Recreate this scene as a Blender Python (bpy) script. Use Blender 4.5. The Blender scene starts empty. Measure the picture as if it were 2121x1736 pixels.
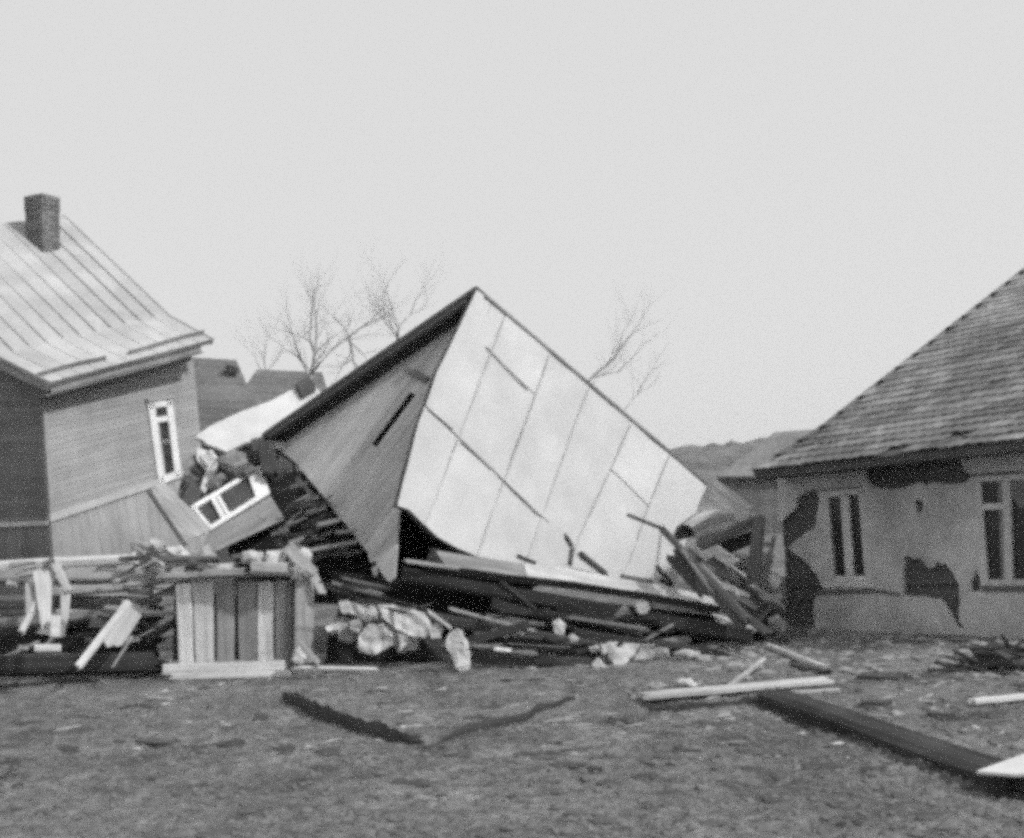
import bpy, bmesh, math, random
from mathutils import Vector, Matrix, noise
from mathutils.geometry import tessellate_polygon

# ------------------------------------------------------------------ camera, sky, sun, exposure
W, HT = 2121.0, 1736.0            # working pixel grid of the photograph
CX, VH, FPX = 1060.5, 1040.0, 2700.0
HC = 2.125                        # camera height, m
ROLL = math.radians(3.2)
scene = bpy.context.scene
col = scene.collection
cam_d = bpy.data.cameras.new('camera')
cam = bpy.data.objects.new('camera', cam_d)
col.objects.link(cam)
cam_d.sensor_fit = 'HORIZONTAL'
cam_d.sensor_width = 36.0
cam_d.lens = 36.0 * FPX / W
cam_d.shift_y = (VH - HT / 2) / W
cam_d.clip_start = 0.1
cam_d.clip_end = 3000
cam.matrix_world = Matrix.Translation((0, 0, HC)) @ Matrix.Rotation(math.pi / 2, 4, 'X') @ Matrix.Rotation(-ROLL, 4, 'Z')
scene.camera = cam

SUN = Vector((0.70, -0.36, 0.64)).normalized()     # direction towards the sun
sun_d = bpy.data.lights.new('sun', 'SUN')
sun_d.energy = 3.0
sun_d.angle = math.radians(3.0)
sun_d.color = (1, 1, 1)
sun = bpy.data.objects.new('sun', sun_d)
col.objects.link(sun)
sun.rotation_euler = SUN.to_track_quat('Z', 'Y').to_euler()

world = bpy.data.worlds.new('World')
scene.world = world
world.use_nodes = True
wn, wl = world.node_tree.nodes, world.node_tree.links
for n_ in list(wn):
    wn.remove(n_)
sky = wn.new('ShaderNodeTexSky')
sky.sky_type = 'NISHITA'
sky.sun_disc = False
sky.sun_elevation = math.asin(SUN.z)
sky.sun_rotation = math.atan2(SUN.x, SUN.y)
sky.air_density = 1.0
sky.dust_density = 3.0
bw = wn.new('ShaderNodeRGBToBW')
veil = wn.new('ShaderNodeMix')
veil.data_type = 'FLOAT'
veil.inputs[0].default_value = 0.86            # thin even overcast over the clear sky, seen in black and white
veil.inputs[3].default_value = 8.0
bg = wn.new('ShaderNodeBackground')
bg.inputs[1].default_value = 0.1
wo = wn.new('ShaderNodeOutputWorld')
wl.new(sky.outputs[0], bw.inputs[0])
wl.new(bw.outputs[0], veil.inputs[2])
wl.new(veil.outputs[0], bg.inputs[0])
wl.new(bg.outputs[0], wo.inputs[0])

scene.view_settings.view_transform = 'Standard'
scene.view_settings.look = 'None'
scene.view_settings.exposure = 0.0
scene.view_settings.gamma = 1.0
scene.cycles.filter_width = 4.6            # soft old lens
scene.cycles.use_denoising = False        # leaves a fine grain
scene.cycles.use_adaptive_sampling = True
scene.cycles.adaptive_threshold = 0.08
scene.cycles.adaptive_min_samples = 10
scene.cycles.max_bounces = 6
scene.cycles.volume_bounces = 1

# ------------------------------------------------------------------ helpers
CAM = Vector((0, 0, HC))
cR, sR = math.cos(ROLL), math.sin(ROLL)


def ray(u, v):
    x, z = (u - CX) / FPX, -(v - VH) / FPX
    return Vector((x * cR + z * sR, 1.0, -x * sR + z * cR))


def P(u, v, d):
    return CAM + ray(u, v) * d


def G(u, v, z=0.0):
    r = ray(u, v)
    return CAM + r * ((z - HC) / r.z)


WM = {}


def put(o, M, parent=None):
    col.objects.link(o)
    WM[o.name] = M
    o.matrix_basis = M
    if parent is not None:
        o.parent = parent
        o.matrix_parent_inverse = WM[parent.name].inverted()
    return o


def tag(o, label=None, cat=None, group=None, kind=None):
    if label:
        o['label'] = label
    if cat:
        o['category'] = cat
    if group:
        o['group'] = group
    if kind:
        o['kind'] = kind
    return o


def thing(name, loc, label, cat, group=None):
    o = bpy.data.objects.new(name, None)
    put(o, Matrix.Translation(loc))
    return tag(o, label, cat, group)


def mesh_obj(name, verts, faces, M, mat, parent=None, smooth=False):
    me = bpy.data.meshes.new(name)
    me.from_pydata([tuple(v) for v in verts], [], faces)
    bm = bmesh.new()
    bm.from_mesh(me)
    bmesh.ops.recalc_face_normals(bm, faces=bm.faces)
    bm.to_mesh(me)
    bm.free()
    if smooth:
        for p in me.polygons:
            p.use_smooth = True
    me.materials.append(mat)
    o = bpy.data.objects.new(name, me)
    return put(o, M, parent)


class Frame:
    """plane with origin O, axis ex, outward normal n; ey = n x ex"""

    def __init__(self, O, ex, n):
        self.O = O.copy()
        self.n = n.normalized()
        self.ex = (ex - self.n * ex.dot(self.n)).normalized()
        self.ey = self.n.cross(self.ex)

    def pix(self, u, v, c=0.0):
        r = ray(u, v)
        o = self.O + self.n * c
        t = (o - CAM).dot(self.n) / r.dot(self.n)
        q = CAM + r * t - self.O
        return Vector((q.dot(self.ex), q.dot(self.ey)))

    def loc(self, p):
        q = p - self.O
        return Vector((q.dot(self.ex), q.dot(self.ey)))

    def w(self, a, b, c=0.0):
        return self.O + self.ex * a + self.ey * b + self.n * c

    def mat(self, a=0, b=0, c=0):
        o = self.w(a, b, c)
        return Matrix(((self.ex.x, self.ey.x, self.n.x, o.x), (self.ex.y, self.ey.y, self.n.y, o.y),
                       (self.ex.z, self.ey.z, self.n.z, o.z), (0, 0, 0, 1)))

    def rot(self):
        """same plane, ex along the old ey"""
        return Frame(self.O, self.ey, self.n)


def frame3(p, q, r, towards=CAM):
    """plane through p,q,r, ex = q-p, normal towards the point"""
    n = (q - p).cross(r - p).normalized()
    if n.dot(towards - p) < 0:
        n = -n
    return Frame(p, q - p, n)


def extr(name, fr, pts, c0, c1, mat, parent=None, taper=0.0):
    """polygon pts (2d in the frame) extruded from c0 to c1 along the normal"""
    pts = [Vector((p[0], p[1])) for p in pts]
    c = sum(pts, Vector((0, 0))) / len(pts)
    n = len(pts)
    vs = [(p.x - c.x, p.y - c.y, 0) for p in pts] + [((p.x - c.x) * (1 - taper), (p.y - c.y) * (1 - taper), c1 - c0) for p in pts]
    fs = [tuple(range(n)), tuple(range(n, 2 * n))] + [(i, (i + 1) % n, n + (i + 1) % n, n + i) for i in range(n)]
    return mesh_obj(name, vs, fs, fr.mat(c.x, c.y, c0), mat, parent)


def pixextr(name, fr, pix, c0, c1, mat, parent=None, taper=0.0):
    return extr(name, fr, [fr.pix(*p) for p in pix], c0, c1, mat, parent, taper)


def clip(poly, a, b, c):
    """keep a*x+b*y<=c"""
    out = []
    for i in range(len(poly)):
        p, q = poly[i], poly[(i + 1) % len(poly)]
        dp, dq = a * p[0] + b * p[1] - c, a * q[0] + b * q[1] - c
        if dp <= 0:
            out.append(p)
        if dp * dq < 0:
            t = dp / (dp - dq)
            out.append(Vector((p[0] + (q[0] - p[0]) * t, p[1] + (q[1] - p[1]) * t)))
    return out


def clip_convex(poly, cell):
    """clip polygon by a convex cell"""
    cx = sum(p[0] for p in cell) / len(cell)
    cy = sum(p[1] for p in cell) / len(cell)
    for i in range(len(cell)):
        p, q = cell[i], cell[(i + 1) % len(cell)]
        a, b = q[1] - p[1], -(q[0] - p[0])
        c = a * p[0] + b * p[1]
        if a * cx + b * cy > c:
            a, b, c = -a, -b, -c
        poly = clip(poly, a, b, c)
        if len(poly) < 3:
            return []
    return poly


def area2(poly):
    return abs(sum(poly[i][0] * poly[(i + 1) % len(poly)][1] - poly[(i + 1) % len(poly)][0] * poly[i][1] for i in range(len(poly)))) / 2


def align(p1, p2, face):
    ex = (p2 - p1).normalized()
    n = face - ex * face.dot(ex)
    if n.length < 1e-4:
        n = Vector((0, 0, 1)) - ex * ex.z
    n.normalize()
    ey = n.cross(ex)
    m = (p1 + p2) / 2
    return Matrix(((ex.x, ey.x, n.x, m.x), (ex.y, ey.y, n.y, m.y), (ex.z, ey.z, n.z, m.z), (0, 0, 0, 1)))


def plank(name, p1, p2, w, t, mat, parent=None, face=None, seed=0, split=0.0, bow=0.0, w2=None):
    """sawn board from p1 to p2; split = length of the broken ends"""
    rn = random.Random(seed * 7 + 3)
    L = (p2 - p1).length
    face = face if face is not None else (CAM - (p1 + p2) / 2)
    NX, NY = 5, 5
    w2 = w if w2 is None else w2
    o0 = [rn.uniform(-1, 0) * split for _ in range(NY + 1)]
    o1 = [rn.uniform(-1, 0) * split for _ in range(NY + 1)]
    top, bot = [], []
    for i in range(NX + 1):
        s = i / NX
        zb = math.sin(s * math.pi) * bow + rn.uniform(-1, 1) * t * 0.06
        ww = w + (w2 - w) * s
        yo = rn.uniform(-1, 1) * ww * 0.012
        for j in range(NY + 1):
            x = (s - 0.5) * L
            if i == 0:
                x -= o0[j]
            if i == NX:
                x += o1[j]
            y = (j / NY - 0.5) * ww + yo
            e = 0.12 * t if j in (0, NY) else 0
            top.append((x, y, zb + t / 2 - e))
            bot.append((x, y, zb - t / 2 + e))
    n = len(top)
    vs = top + bot
    fs = []
    k = NY + 1
    for i in range(NX):
        for j in range(NY):
            a = i * k + j
            fs.append((a, a + 1, a + k + 1, a + k))
            fs.append((n + a, n + a + 1, n + a + k + 1, n + a + k))
    for i in range(NX):
        for j in (0, NY):
            a = i * k + j
            fs.append((a, a + k, n + a + k, n + a))
    for i in (0, NX):
        for j in range(NY):
            a = i * k + j
            fs.append((a, a + 1, n + a + 1, n + a))
    return mesh_obj(name, vs, fs, align(p1, p2, face), mat, parent)


def log(name, p1, p2, r1, r2, mat, parent=None, seed=0, sides=12, rings=6, rough=0.05, bow=0.0):
    rn = random.Random(seed * 13 + 1)
    L = (p2 - p1).length
    vs, fs = [], []
    for i in range(rings + 1):
        s = i / rings
        r = r1 + (r2 - r1) * s
        ox, oy = rn.uniform(-1, 1) * r * rough, rn.uniform(-1, 1) * r * rough + math.sin(s * math.pi) * bow
        for j in range(sides):
            a = 2 * math.pi * j / sides
            q = r * (1 + rn.uniform(-1, 1) * rough)
            xx = (s - 0.5) * L
            if i in (0, rings):
                xx += rn.uniform(-1, 1) * r * rough * 2
            vs.append((xx, math.cos(a) * q + ox, math.sin(a) * q + oy))
    for i in range(rings):
        for j in range(sides):
            a, b = i * sides + j, i * sides + (j + 1) % sides
            fs.append((a, b, b + sides, a + sides))
    fs.append(tuple(range(sides)))
    fs.append(tuple(range(rings * sides, (rings + 1) * sides)))
    return mesh_obj(name, vs, fs, align(p1, p2, Vector((0, 0, 1))), mat, parent, smooth=False)


def chunk(name, pix, d, depth, mat, parent=None, seed=0, lean=0.0):
    """broken lump whose outline is pix at distance d, with real depth before and behind it"""
    cu = sum(p[0] for p in pix) / len(pix)
    cv = sum(p[1] for p in pix) / len(pix)
    o = P(cu, cv, d)
    pol = [P(p[0], p[1], d) - o for p in pix]

    def radius(a):
        dx, dz = math.cos(a), math.sin(a)
        best = 0.0
        for i in range(len(pol)):
            p, q = pol[i], pol[(i + 1) % len(pol)]
            ex_, ez_ = q.x - p.x, q.z - p.z
            den = dx * ez_ - dz * ex_
            if abs(den) < 1e-9:
                continue
            t = (p.x * ez_ - p.z * ex_) / den
            k = (p.x * dz - p.z * dx) / den
            if t > 0 and -1e-6 <= k <= 1 + 1e-6:
                best = max(best, t)
        return best or 0.05
    size = max(m.length for m in pol)
    bm = bmesh.new()
    bmesh.ops.create_icosphere(bm, subdivisions=4, radius=1.0)
    off = Vector((seed * 3.1, seed * 1.7, seed * 0.9))
    rn = random.Random(seed * 31 + 5)
    cuts = []                              # flat fracture faces
    for _ in range(8):
        n_ = Vector((rn.uniform(-1, 1), rn.uniform(-1.8, 0.0), rn.uniform(-0.8, 1))).normalized()
        cuts.append((n_, rn.uniform(0.42, 0.72)))
    for v in bm.verts:
        c = v.co.copy()
        for n_, h in cuts:
            e = c.dot(n_) - h
            if e > 0:
                c -= n_ * e
        a = math.atan2(c.z, c.x)
        rho = min(1.0, math.hypot(c.x, c.z) * 1.12) ** 0.7
        r = radius(a) * rho
        q = Vector((math.cos(a) * r, (1 if c.y > 0 else -1) * abs(c.y) ** 0.8 * depth * 0.5, math.sin(a) * r))
        q += noise.noise_vector(q * (2.2 / size) + off) * size * 0.07
        q += noise.noise_vector(q * (7.0 / size) + off) * size * 0.035
        q += noise.noise_vector(q * (20.0 / size) + off) * size * 0.012
        v.co = q
    me = bpy.data.meshes.new(name)
    bm.to_mesh(me)
    bm.free()
    me.materials.append(mat)
    return put(bpy.data.objects.new(name, me), Matrix.Translation(o), parent)


def slab(name, pix, d, th, mat, parent=None, seed=0):
    """flat broken plaster slab facing roughly the viewer, crumbled edges"""
    rn = random.Random(seed * 17 + 2)
    cu = sum(p[0] for p in pix) / len(pix)
    cv = sum(p[1] for p in pix) / len(pix)
    o = P(cu, cv, d)
    fr = Frame(o, Vector((1, rn.uniform(-0.4, 0.4), 0)), Vector((rn.uniform(-0.25, 0.4), -1, rn.uniform(0.0, 0.7))))
    pts = [fr.pix(*p) for p in pix]
    out = []
    for i in range(len(pts)):
        a, b = pts[i], pts[(i + 1) % len(pts)]
        n = max(1, int((b - a).length / 0.05))
        for k in range(n):
            out.append(a.lerp(b, k / n) + Vector((rn.uniform(-1, 1), rn.uniform(-1, 1))) * 0.014)
    ob = extr(name, fr, out, -th, 0, mat, parent, taper=0.05)
    bm = bmesh.new()
    bm.from_mesh(ob.data)
    bmesh.ops.triangulate(bm, faces=bm.faces[:])
    for _ in range(4):
        bmesh.ops.subdivide_edges(bm, edges=[e for e in bm.edges if e.calc_length() > 0.07], cuts=1)
        bmesh.ops.triangulate(bm, faces=[f for f in bm.faces if len(f.verts) > 3])
    for v in bm.verts:
        q = v.co + Vector((seed * 2.3, 0, 0))
        v.co += Vector((0, 0, 1)) * (0.10 * noise.noise(q * 3.2) + 0.045 * noise.noise(q * 8)) + noise.noise_vector(q * 20) * 0.008
    bm.to_mesh(ob.data)
    bm.free()
    return ob


# ------------------------------------------------------------------ materials (black and white)
MATS = {}


def mat(name, base, kind='wood', rough=0.85, var=0.45, bump=0.4, rnd=0.15, spec=0.25, patch=0.15):
    key = (name, base)
    if key in MATS:
        return MATS[key]
    m = bpy.data.materials.new(name)
    m.use_nodes = True
    nt = m.node_tree
    N, Lk = nt.nodes, nt.links
    b = N['Principled BSDF']
    b.inputs['Roughness'].default_value = rough
    b.inputs['Specular IOR Level'].default_value = spec
    tc = N.new('ShaderNodeTexCoord')
    mp = N.new('ShaderNodeMapping')
    Lk.new(tc.outputs['Object'], mp.inputs[0])
    oi = N.new('ShaderNodeObjectInfo')
    off = N.new('ShaderNodeVectorMath')
    off.operation = 'SCALE'
    off.inputs[0].default_value = (37, 19, 53)
    Lk.new(oi.outputs['Random'], off.inputs['Scale'])
    Lk.new(off.outputs[0], mp.inputs['Location'])
    sc = {'wood': (0.9, 16, 16), 'plaster': (2.6, 2.6, 2.6), 'metal': (1.2, 1.2, 1.2), 'tile': (5, 5, 5), 'brick': (12, 12, 12),
          'soil': (0.8, 0.8, 0.8), 'stone': (5, 5, 5), 'bark': (2, 12, 12), 'forest': (0.15, 0.15, 0.15)}[kind]
    mp.inputs['Scale'].default_value = sc
    n1 = N.new('ShaderNodeTexNoise')
    n1.inputs['Scale'].default_value = 1.0
    n1.inputs['Detail'].default_value = 8
    n1.inputs['Roughness'].default_value = 0.66
    Lk.new(mp.outputs[0], n1.inputs['Vector'])
    n2 = N.new('ShaderNodeTexNoise')          # broad stains
    n2.inputs['Scale'].default_value = 1.7 if kind != 'soil' else 0.5
    n2.inputs['Detail'].default_value = 5
    Lk.new(tc.outputs['Object'], n2.inputs['Vector'])
    mx = N.new('ShaderNodeMath')
    mx.operation = 'MULTIPLY_ADD'             # n1*0.65 + n2*0.35
    mx.inputs[1].default_value = 0.65
    m2 = N.new('ShaderNodeMath')
    m2.operation = 'MULTIPLY'
    m2.inputs[1].default_value = 0.35
    Lk.new(n2.outputs[0], m2.inputs[0])
    Lk.new(n1.outputs[0], mx.inputs[0])
    Lk.new(m2.outputs[0], mx.inputs[2])
    mr = N.new('ShaderNodeMapRange')
    mr.inputs[1].default_value = 0.33
    mr.inputs[2].default_value = 0.67
    mr.inputs[3].default_value = base * (1 - var)
    mr.inputs[4].default_value = min(0.9, base * (1 + var))
    Lk.new(mx.outputs[0], mr.inputs[0])
    r2 = N.new('ShaderNodeMapRange')
    r2.inputs[3].default_value = 1 - rnd
    r2.inputs[4].default_value = 1 + rnd
    Lk.new(oi.outputs['Random'], r2.inputs[0])
    mu = N.new('ShaderNodeMath')
    mu.operation = 'MULTIPLY'
    Lk.new(mr.outputs[0], mu.inputs[0])
    Lk.new(r2.outputs[0], mu.inputs[1])
    gp_ = N.new('ShaderNodeNewGeometry')
    n3 = N.new('ShaderNodeTexNoise')          # weathering patches that run across neighbouring pieces
    n3.inputs['Scale'].default_value = 0.9
    n3.inputs['Detail'].default_value = 7
    n3.inputs['Roughness'].default_value = 0.7
    Lk.new(gp_.outputs['Position'], n3.inputs['Vector'])
    r3 = N.new('ShaderNodeMapRange')
    r3.inputs[1].default_value, r3.inputs[2].default_value = 0.32, 0.68
    r3.inputs[3].default_value, r3.inputs[4].default_value = 1 - patch, 1 + patch
    Lk.new(n3.outputs[0], r3.inputs[0])
    mu2 = N.new('ShaderNodeMath')
    mu2.operation = 'MULTIPLY'
    Lk.new(mu.outputs[0], mu2.inputs[0])
    Lk.new(r3.outputs[0], mu2.inputs[1])
    Lk.new(mu2.outputs[0], b.inputs['Base Color'])
    if bump:
        bp = N.new('ShaderNodeBump')
        bp.inputs['Strength'].default_value = bump
        bp.inputs['Distance'].default_value = 0.02
        Lk.new(n1.outputs[0], bp.inputs['Height'])
        Lk.new(bp.outputs[0], b.inputs['Normal'])
    MATS[key] = m
    return m


def wood(v):
    return mat('weathered_wood', v, 'wood')


M_SHEET = mat('white_roof_sheet', 0.545, 'metal', rough=0.6, var=0.10, bump=0.1, rnd=0.05, patch=0.06)
M_METAL = mat('galvanised_roof', 0.42, 'metal', rough=0.55, var=0.14, bump=0.1, rnd=0.06)
M_PLASTER = mat('old_plaster', 0.43, 'plaster', rough=0.95, var=0.22, bump=0.4, rnd=0.0, patch=0.28)
M_PLASTER_W = mat('pale_plaster', 0.62, 'plaster', rough=0.95, var=0.2, bump=0.4)
M_TILE = mat('roof_tile', 0.17, 'tile', rough=0.85, var=0.5, bump=0.4, rnd=0.36, patch=0.65)
M_BRICK = mat('chimney_brick', 0.17, 'brick', rough=0.95, var=0.4, bump=0.5, rnd=0.3)
M_MORTAR = mat('mortar', 0.3, 'brick', rough=1.0, var=0.3)
M_WHITE = mat('white_paint', 0.74, 'plaster', rough=0.6, var=0.08, bump=0.1, rnd=0.03)
M_GREYP = mat('grey_paint', 0.30, 'wood', rough=0.7, var=0.2, bump=0.2)
M_BARK = mat('bark', 0.36, 'bark', rough=0.95)
M_STONE = mat('broken_plaster_lump', 0.5, 'stone', rough=0.95, var=0.3, bump=0.6)
M_DARK = mat('shade_black_wood', 0.02, 'wood', rough=0.95, var=0.5, spec=0.1)  # shade of the gaps and hollows is put into this near-black colour
M_GLASS = mat('dark_window_glass', 0.03, 'metal', rough=0.25, var=0.3, bump=0.0, spec=0.3)
M_FOREST = mat('wooded_hill', 0.16, 'forest', rough=1.0, var=0.7, bump=0.0, spec=0.0)

# ------------------------------------------------------------------ ground
BANK = [G(592, 1447), G(640, 1470), G(720, 1502), G(800, 1525), G(870, 1537), G(905, 1535), G(990, 1510), G(1080, 1480), G(1165, 1458)]


def seg_dist(x, y):
    best, side, along = 1e9, 0, 0
    for i in range(len(BANK) - 1):
        a, b = BANK[i], BANK[i + 1]
        dx, dy = b.x - a.x, b.y - a.y
        t = max(0, min(1, ((x - a.x) * dx + (y - a.y) * dy) / (dx * dx + dy * dy)))
        px, py = a.x + dx * t, a.y + dy * t
        d = math.hypot(x - px, y - py)
        if d < best:
            best = d
            side = dx * (y - a.y) - dy * (x - a.x)
            along = i + t
    return best, side, along


def gz(x, y):
    z = 0.05 * noise.noise((x * 0.35, y * 0.35, 0)) + 0.03 * noise.noise((x * 1.3, y * 1.3, 4))
    if y < 24:
        z += 0.026 * noise.noise((x * 3.5, y * 3.5, 9)) + 0.016 * noise.noise((x * 8, y * 8, 2))
        if -4 < x < 2 and 9 < y < 15:
            d, side, al = seg_dist(x, y)
            if d < 1.2:
                k = min(1, (al + 0.15) * 1.2, (8.0 - al) * 1.5 + 0.1) * (1.0 if al < 4.6 else 0.4)
                if side > 0:
                    z += 0.07 * k * math.exp(-d * 1.6)
    if y > 60:
        z *= max(0, 1 - (y - 60) / 40)
    return z


def axis(vals):
    out = []
    for a, b, s in vals:
        n = max(1, int(round((b - a) / s)))
        out += [a + (b - a) * i / n for i in range(n)]
    out.append(vals[-1][1])
    return out


xs = axis([(-900, -120, 120), (-120, -20, 10), (-20, -7, 0.6), (-7, 7, 0.055), (7, 20, 0.6), (20, 120, 10), (120, 900, 120)])
ys = axis([(-300, -20, 40), (-20, 5, 2.5), (5, 8, 0.15), (8, 16, 0.05), (16, 24, 0.15), (24, 60, 2), (60, 300, 30), (300, 1500, 300)])
gv = [(x, y, gz(x, y)) for y in ys for x in xs]
nx = len(xs)
gf = [(j * nx + i, j * nx + i + 1, (j + 1) * nx + i + 1, (j + 1) * nx + i) for j in range(len(ys) - 1) for i in range(nx - 1)]


def soil_mat():
    m = bpy.data.materials.new('churned_soil')
    m.use_nodes = True
    N, Lk = m.node_tree.nodes, m.node_tree.links
    b = N['Principled BSDF']
    b.inputs['Roughness'].default_value = 0.95
    b.inputs['Specular IOR Level'].default_value = 0.1
    tc = N.new('ShaderNodeTexCoord')

    def nz(scale, det, rough=0.6):
        n = N.new('ShaderNodeTexNoise')
        n.inputs['Scale'].default_value = scale
        n.inputs['Detail'].default_value = det
        n.inputs['Roughness'].default_value = rough
        Lk.new(tc.outputs['Object'], n.inputs['Vector'])
        return n
    a, c, e = nz(0.7, 6), nz(4.2, 8, 0.72), nz(14, 6, 0.7)

    def ramp(n, lo, hi, o0, o1):
        r = N.new('ShaderNodeMapRange')
        r.inputs[1].default_value, r.inputs[2].default_value = lo, hi
        r.inputs[3].default_value, r.inputs[4].default_value = o0, o1
        Lk.new(n.outputs[0], r.inputs[0])
        return r
    ra, rc, re = ramp(a, 0.35, 0.65, 0.66, 1.3), ramp(c, 0.36, 0.64, 0.62, 1.36), ramp(e, 0.35, 0.65, 0.62, 1.38)
    x1 = N.new('ShaderNodeMath')
    x1.operation = 'MULTIPLY'
    Lk.new(ra.outputs[0], x1.inputs[0])
    Lk.new(rc.outputs[0], x1.inputs[1])
    x2 = N.new('ShaderNodeMath')
    x2.operation = 'MULTIPLY'
    Lk.new(x1.outputs[0], x2.inputs[0])
    Lk.new(re.outputs[0], x2.inputs[1])
    x3 = N.new('ShaderNodeMath')
    x3.operation = 'MULTIPLY'
    x3.inputs[1].default_value = 0.172
    Lk.new(x2.outputs[0], x3.inputs[0])
    Lk.new(x3.outputs[0], b.inputs['Base Color'])
    bp = N.new('ShaderNodeBump')
    bp.inputs['Strength'].default_value = 1.0
    bp.inputs['Distance'].default_value = 0.04
    Lk.new(e.outputs[0], bp.inputs['Height'])
    Lk.new(bp.outputs[0], b.inputs['Normal'])
    return m


M_SOIL = soil_mat()
me = bpy.data.meshes.new('ground')
me.from_pydata(gv, [], gf)
for p in me.polygons:
    p.use_smooth = True
me.materials.append(M_SOIL)
ground = bpy.data.objects.new('ground', me)
put(ground, Matrix.Identity(4))
tag(ground, kind='structure')

# river far behind, between the wreck and the plastered house
m = bpy.data.materials.new('river_water')
m.use_nodes = True
b_ = m.node_tree.nodes['Principled BSDF']
b_.inputs['Base Color'].default_value = (0.3, 0.3, 0.3, 1)
b_.inputs['Roughness'].default_value = 0.12
b_.inputs['Specular IOR Level'].default_value = 0.6
rv = [(-260, 112, 0.02), (40, 100, 0.02), (120, 92, 0.02), (420, 100, 0.02), (420, 190, 0.02), (120, 175, 0.02), (40, 180, 0.02), (-260, 200, 0.02)]
tag(mesh_obj('river', rv, [tuple(range(8))], Matrix.Identity(4), m), kind='structure')

# wooded hills beyond the river
rn = random.Random(4)
hv, hf = [], []
prof = [(-300, 9), (-120, 10), (-40, 11), (0, 11.5), (28, 13), (34, 15.5), (42, 16.4), (60, 16.8), (95, 17), (130, 17), (220, 15), (420, 12)]


def hill_h(x):
    for (a, ha), (b, hb) in zip(prof, prof[1:]):
        if a <= x <= b:
            return ha + (hb - ha) * (x - a) / (b - a)
    return 4


cols = [(-300 + i * 2.0) for i in range(361)]
for x in cols:
    h = hill_h(x) * 0.72
    tr = 0.7 * noise.noise((x * 0.16, 0, 0)) + 0.6 * noise.noise((x * 0.45, 3, 0)) + rn.uniform(-0.25, 0.25)
    row = [(0, -0.5), (14, 0.32 * h), (30, 0.62 * h), (46, h * 0.9), (54, h + tr * 1.3), (62, h + tr * 0.6), (110, h * 0.7), (170, -1)]
    for k, (dy, z) in enumerate(row):
        jj = rn.uniform(-0.5, 0.5) if 0 < k < 6 else 0
        hv.append((x, 215 + dy + jj * 2, z + jj))
for i in range(len(cols) - 1):
    for k in range(7):
        a = i * 8 + k
        hf.append((a, a + 8, a + 9, a + 1))
tag(mesh_obj('hills', hv, hf, Matrix.Identity(4), M_FOREST), kind='structure')

# ------------------------------------------------------------------ left wooden house
lh = thing('wooden_house', P(112, 1290, 24) * 1.0, 'grey boarded wooden house with seamed metal roof and brick chimney at left edge', 'house')
Cn_t, Cn_b, Cf_t = P(84, 795, 24), P(120, 1330, 24), P(398, 738, 27.5)
fw = frame3(Cn_t, Cf_t, Cn_b)                       # wall with the window, ex to the right
fwd_dir = fw.ex
fl_l = P(-330, 1105, 22.2)                           # front gable wall, runs out of the frame to the left
ff = frame3(P(84, 795, 24), P(-330, 800, 27.0), Cn_b)
ff = Frame(ff.O, -ff.ex, ff.n)
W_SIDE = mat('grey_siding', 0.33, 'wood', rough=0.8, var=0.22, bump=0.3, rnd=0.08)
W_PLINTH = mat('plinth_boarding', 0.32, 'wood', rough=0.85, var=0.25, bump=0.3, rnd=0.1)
W_SHADED = mat('shaded_gable_siding', 0.17, 'wood', rough=0.9, var=0.3, bump=0.3, rnd=0.12)  # same siding, darkened in colour for the shaded gable side
W_TRIM = mat('pale_trim', 0.52, 'wood', rough=0.7, var=0.15, bump=0.15)


def lerp(a, b, t):
    return a + (b - a) * t


def l2(p, q, t):
    return (p[0] + (q[0] - p[0]) * t, p[1] + (q[1] - p[1]) * t)


# core walls behind the boarding
pixextr('wall_core', fw, [(84, 775), (398, 718), (432, 1185), (120, 1335)], -0.25, -0.02, M_DARK, lh)
pixextr('wall_core', ff, [(84, 795), (-330, 440), (-330, 1400), (120, 1335)], -0.25, -0.02, M_DARK, lh)
# window side: boards from eave to belt, then upright plinth boarding below
NB = 21
L0, L1, R0, R1 = (85, 800), (102, 1066), (399, 741), (419, 962)
for i in range(NB):
    a, b = i / NB, (i + 0.955) / NB
    q = [l2(L0, L1, a), l2(R0, R1, a), l2(R0, R1, b), l2(L0, L1, b)]
    pts = [fw.pix(*p) for p in q]
    # lapped boards: lower edge proud
    o = extr('siding_board', fw, pts, -0.018, 0.012 + 0.004 * (i % 3), W_SIDE, lh)
Lb, Rb = (119, 1330), (438, 1170)
for i in range(16):
    a, b = i / 16, (i + 1) / 16
    q = [l2((103, 1080), (420, 974), a), l2((103, 1080), (420, 974), b), l2(Lb, Rb, b), l2(Lb, Rb, a)]
    pts = [fw.rot().pix(*p) for p in q]
    g = 0.004
    extr('plinth_board', fw.rot(), pts, -0.018, 0.010 + 0.005 * (i % 2), W_PLINTH, lh)
pixextr('belt_board', fw, [(100, 1066), (419, 961), (421, 973), (101, 1082)], -0.01, 0.06, W_TRIM, lh)
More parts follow.
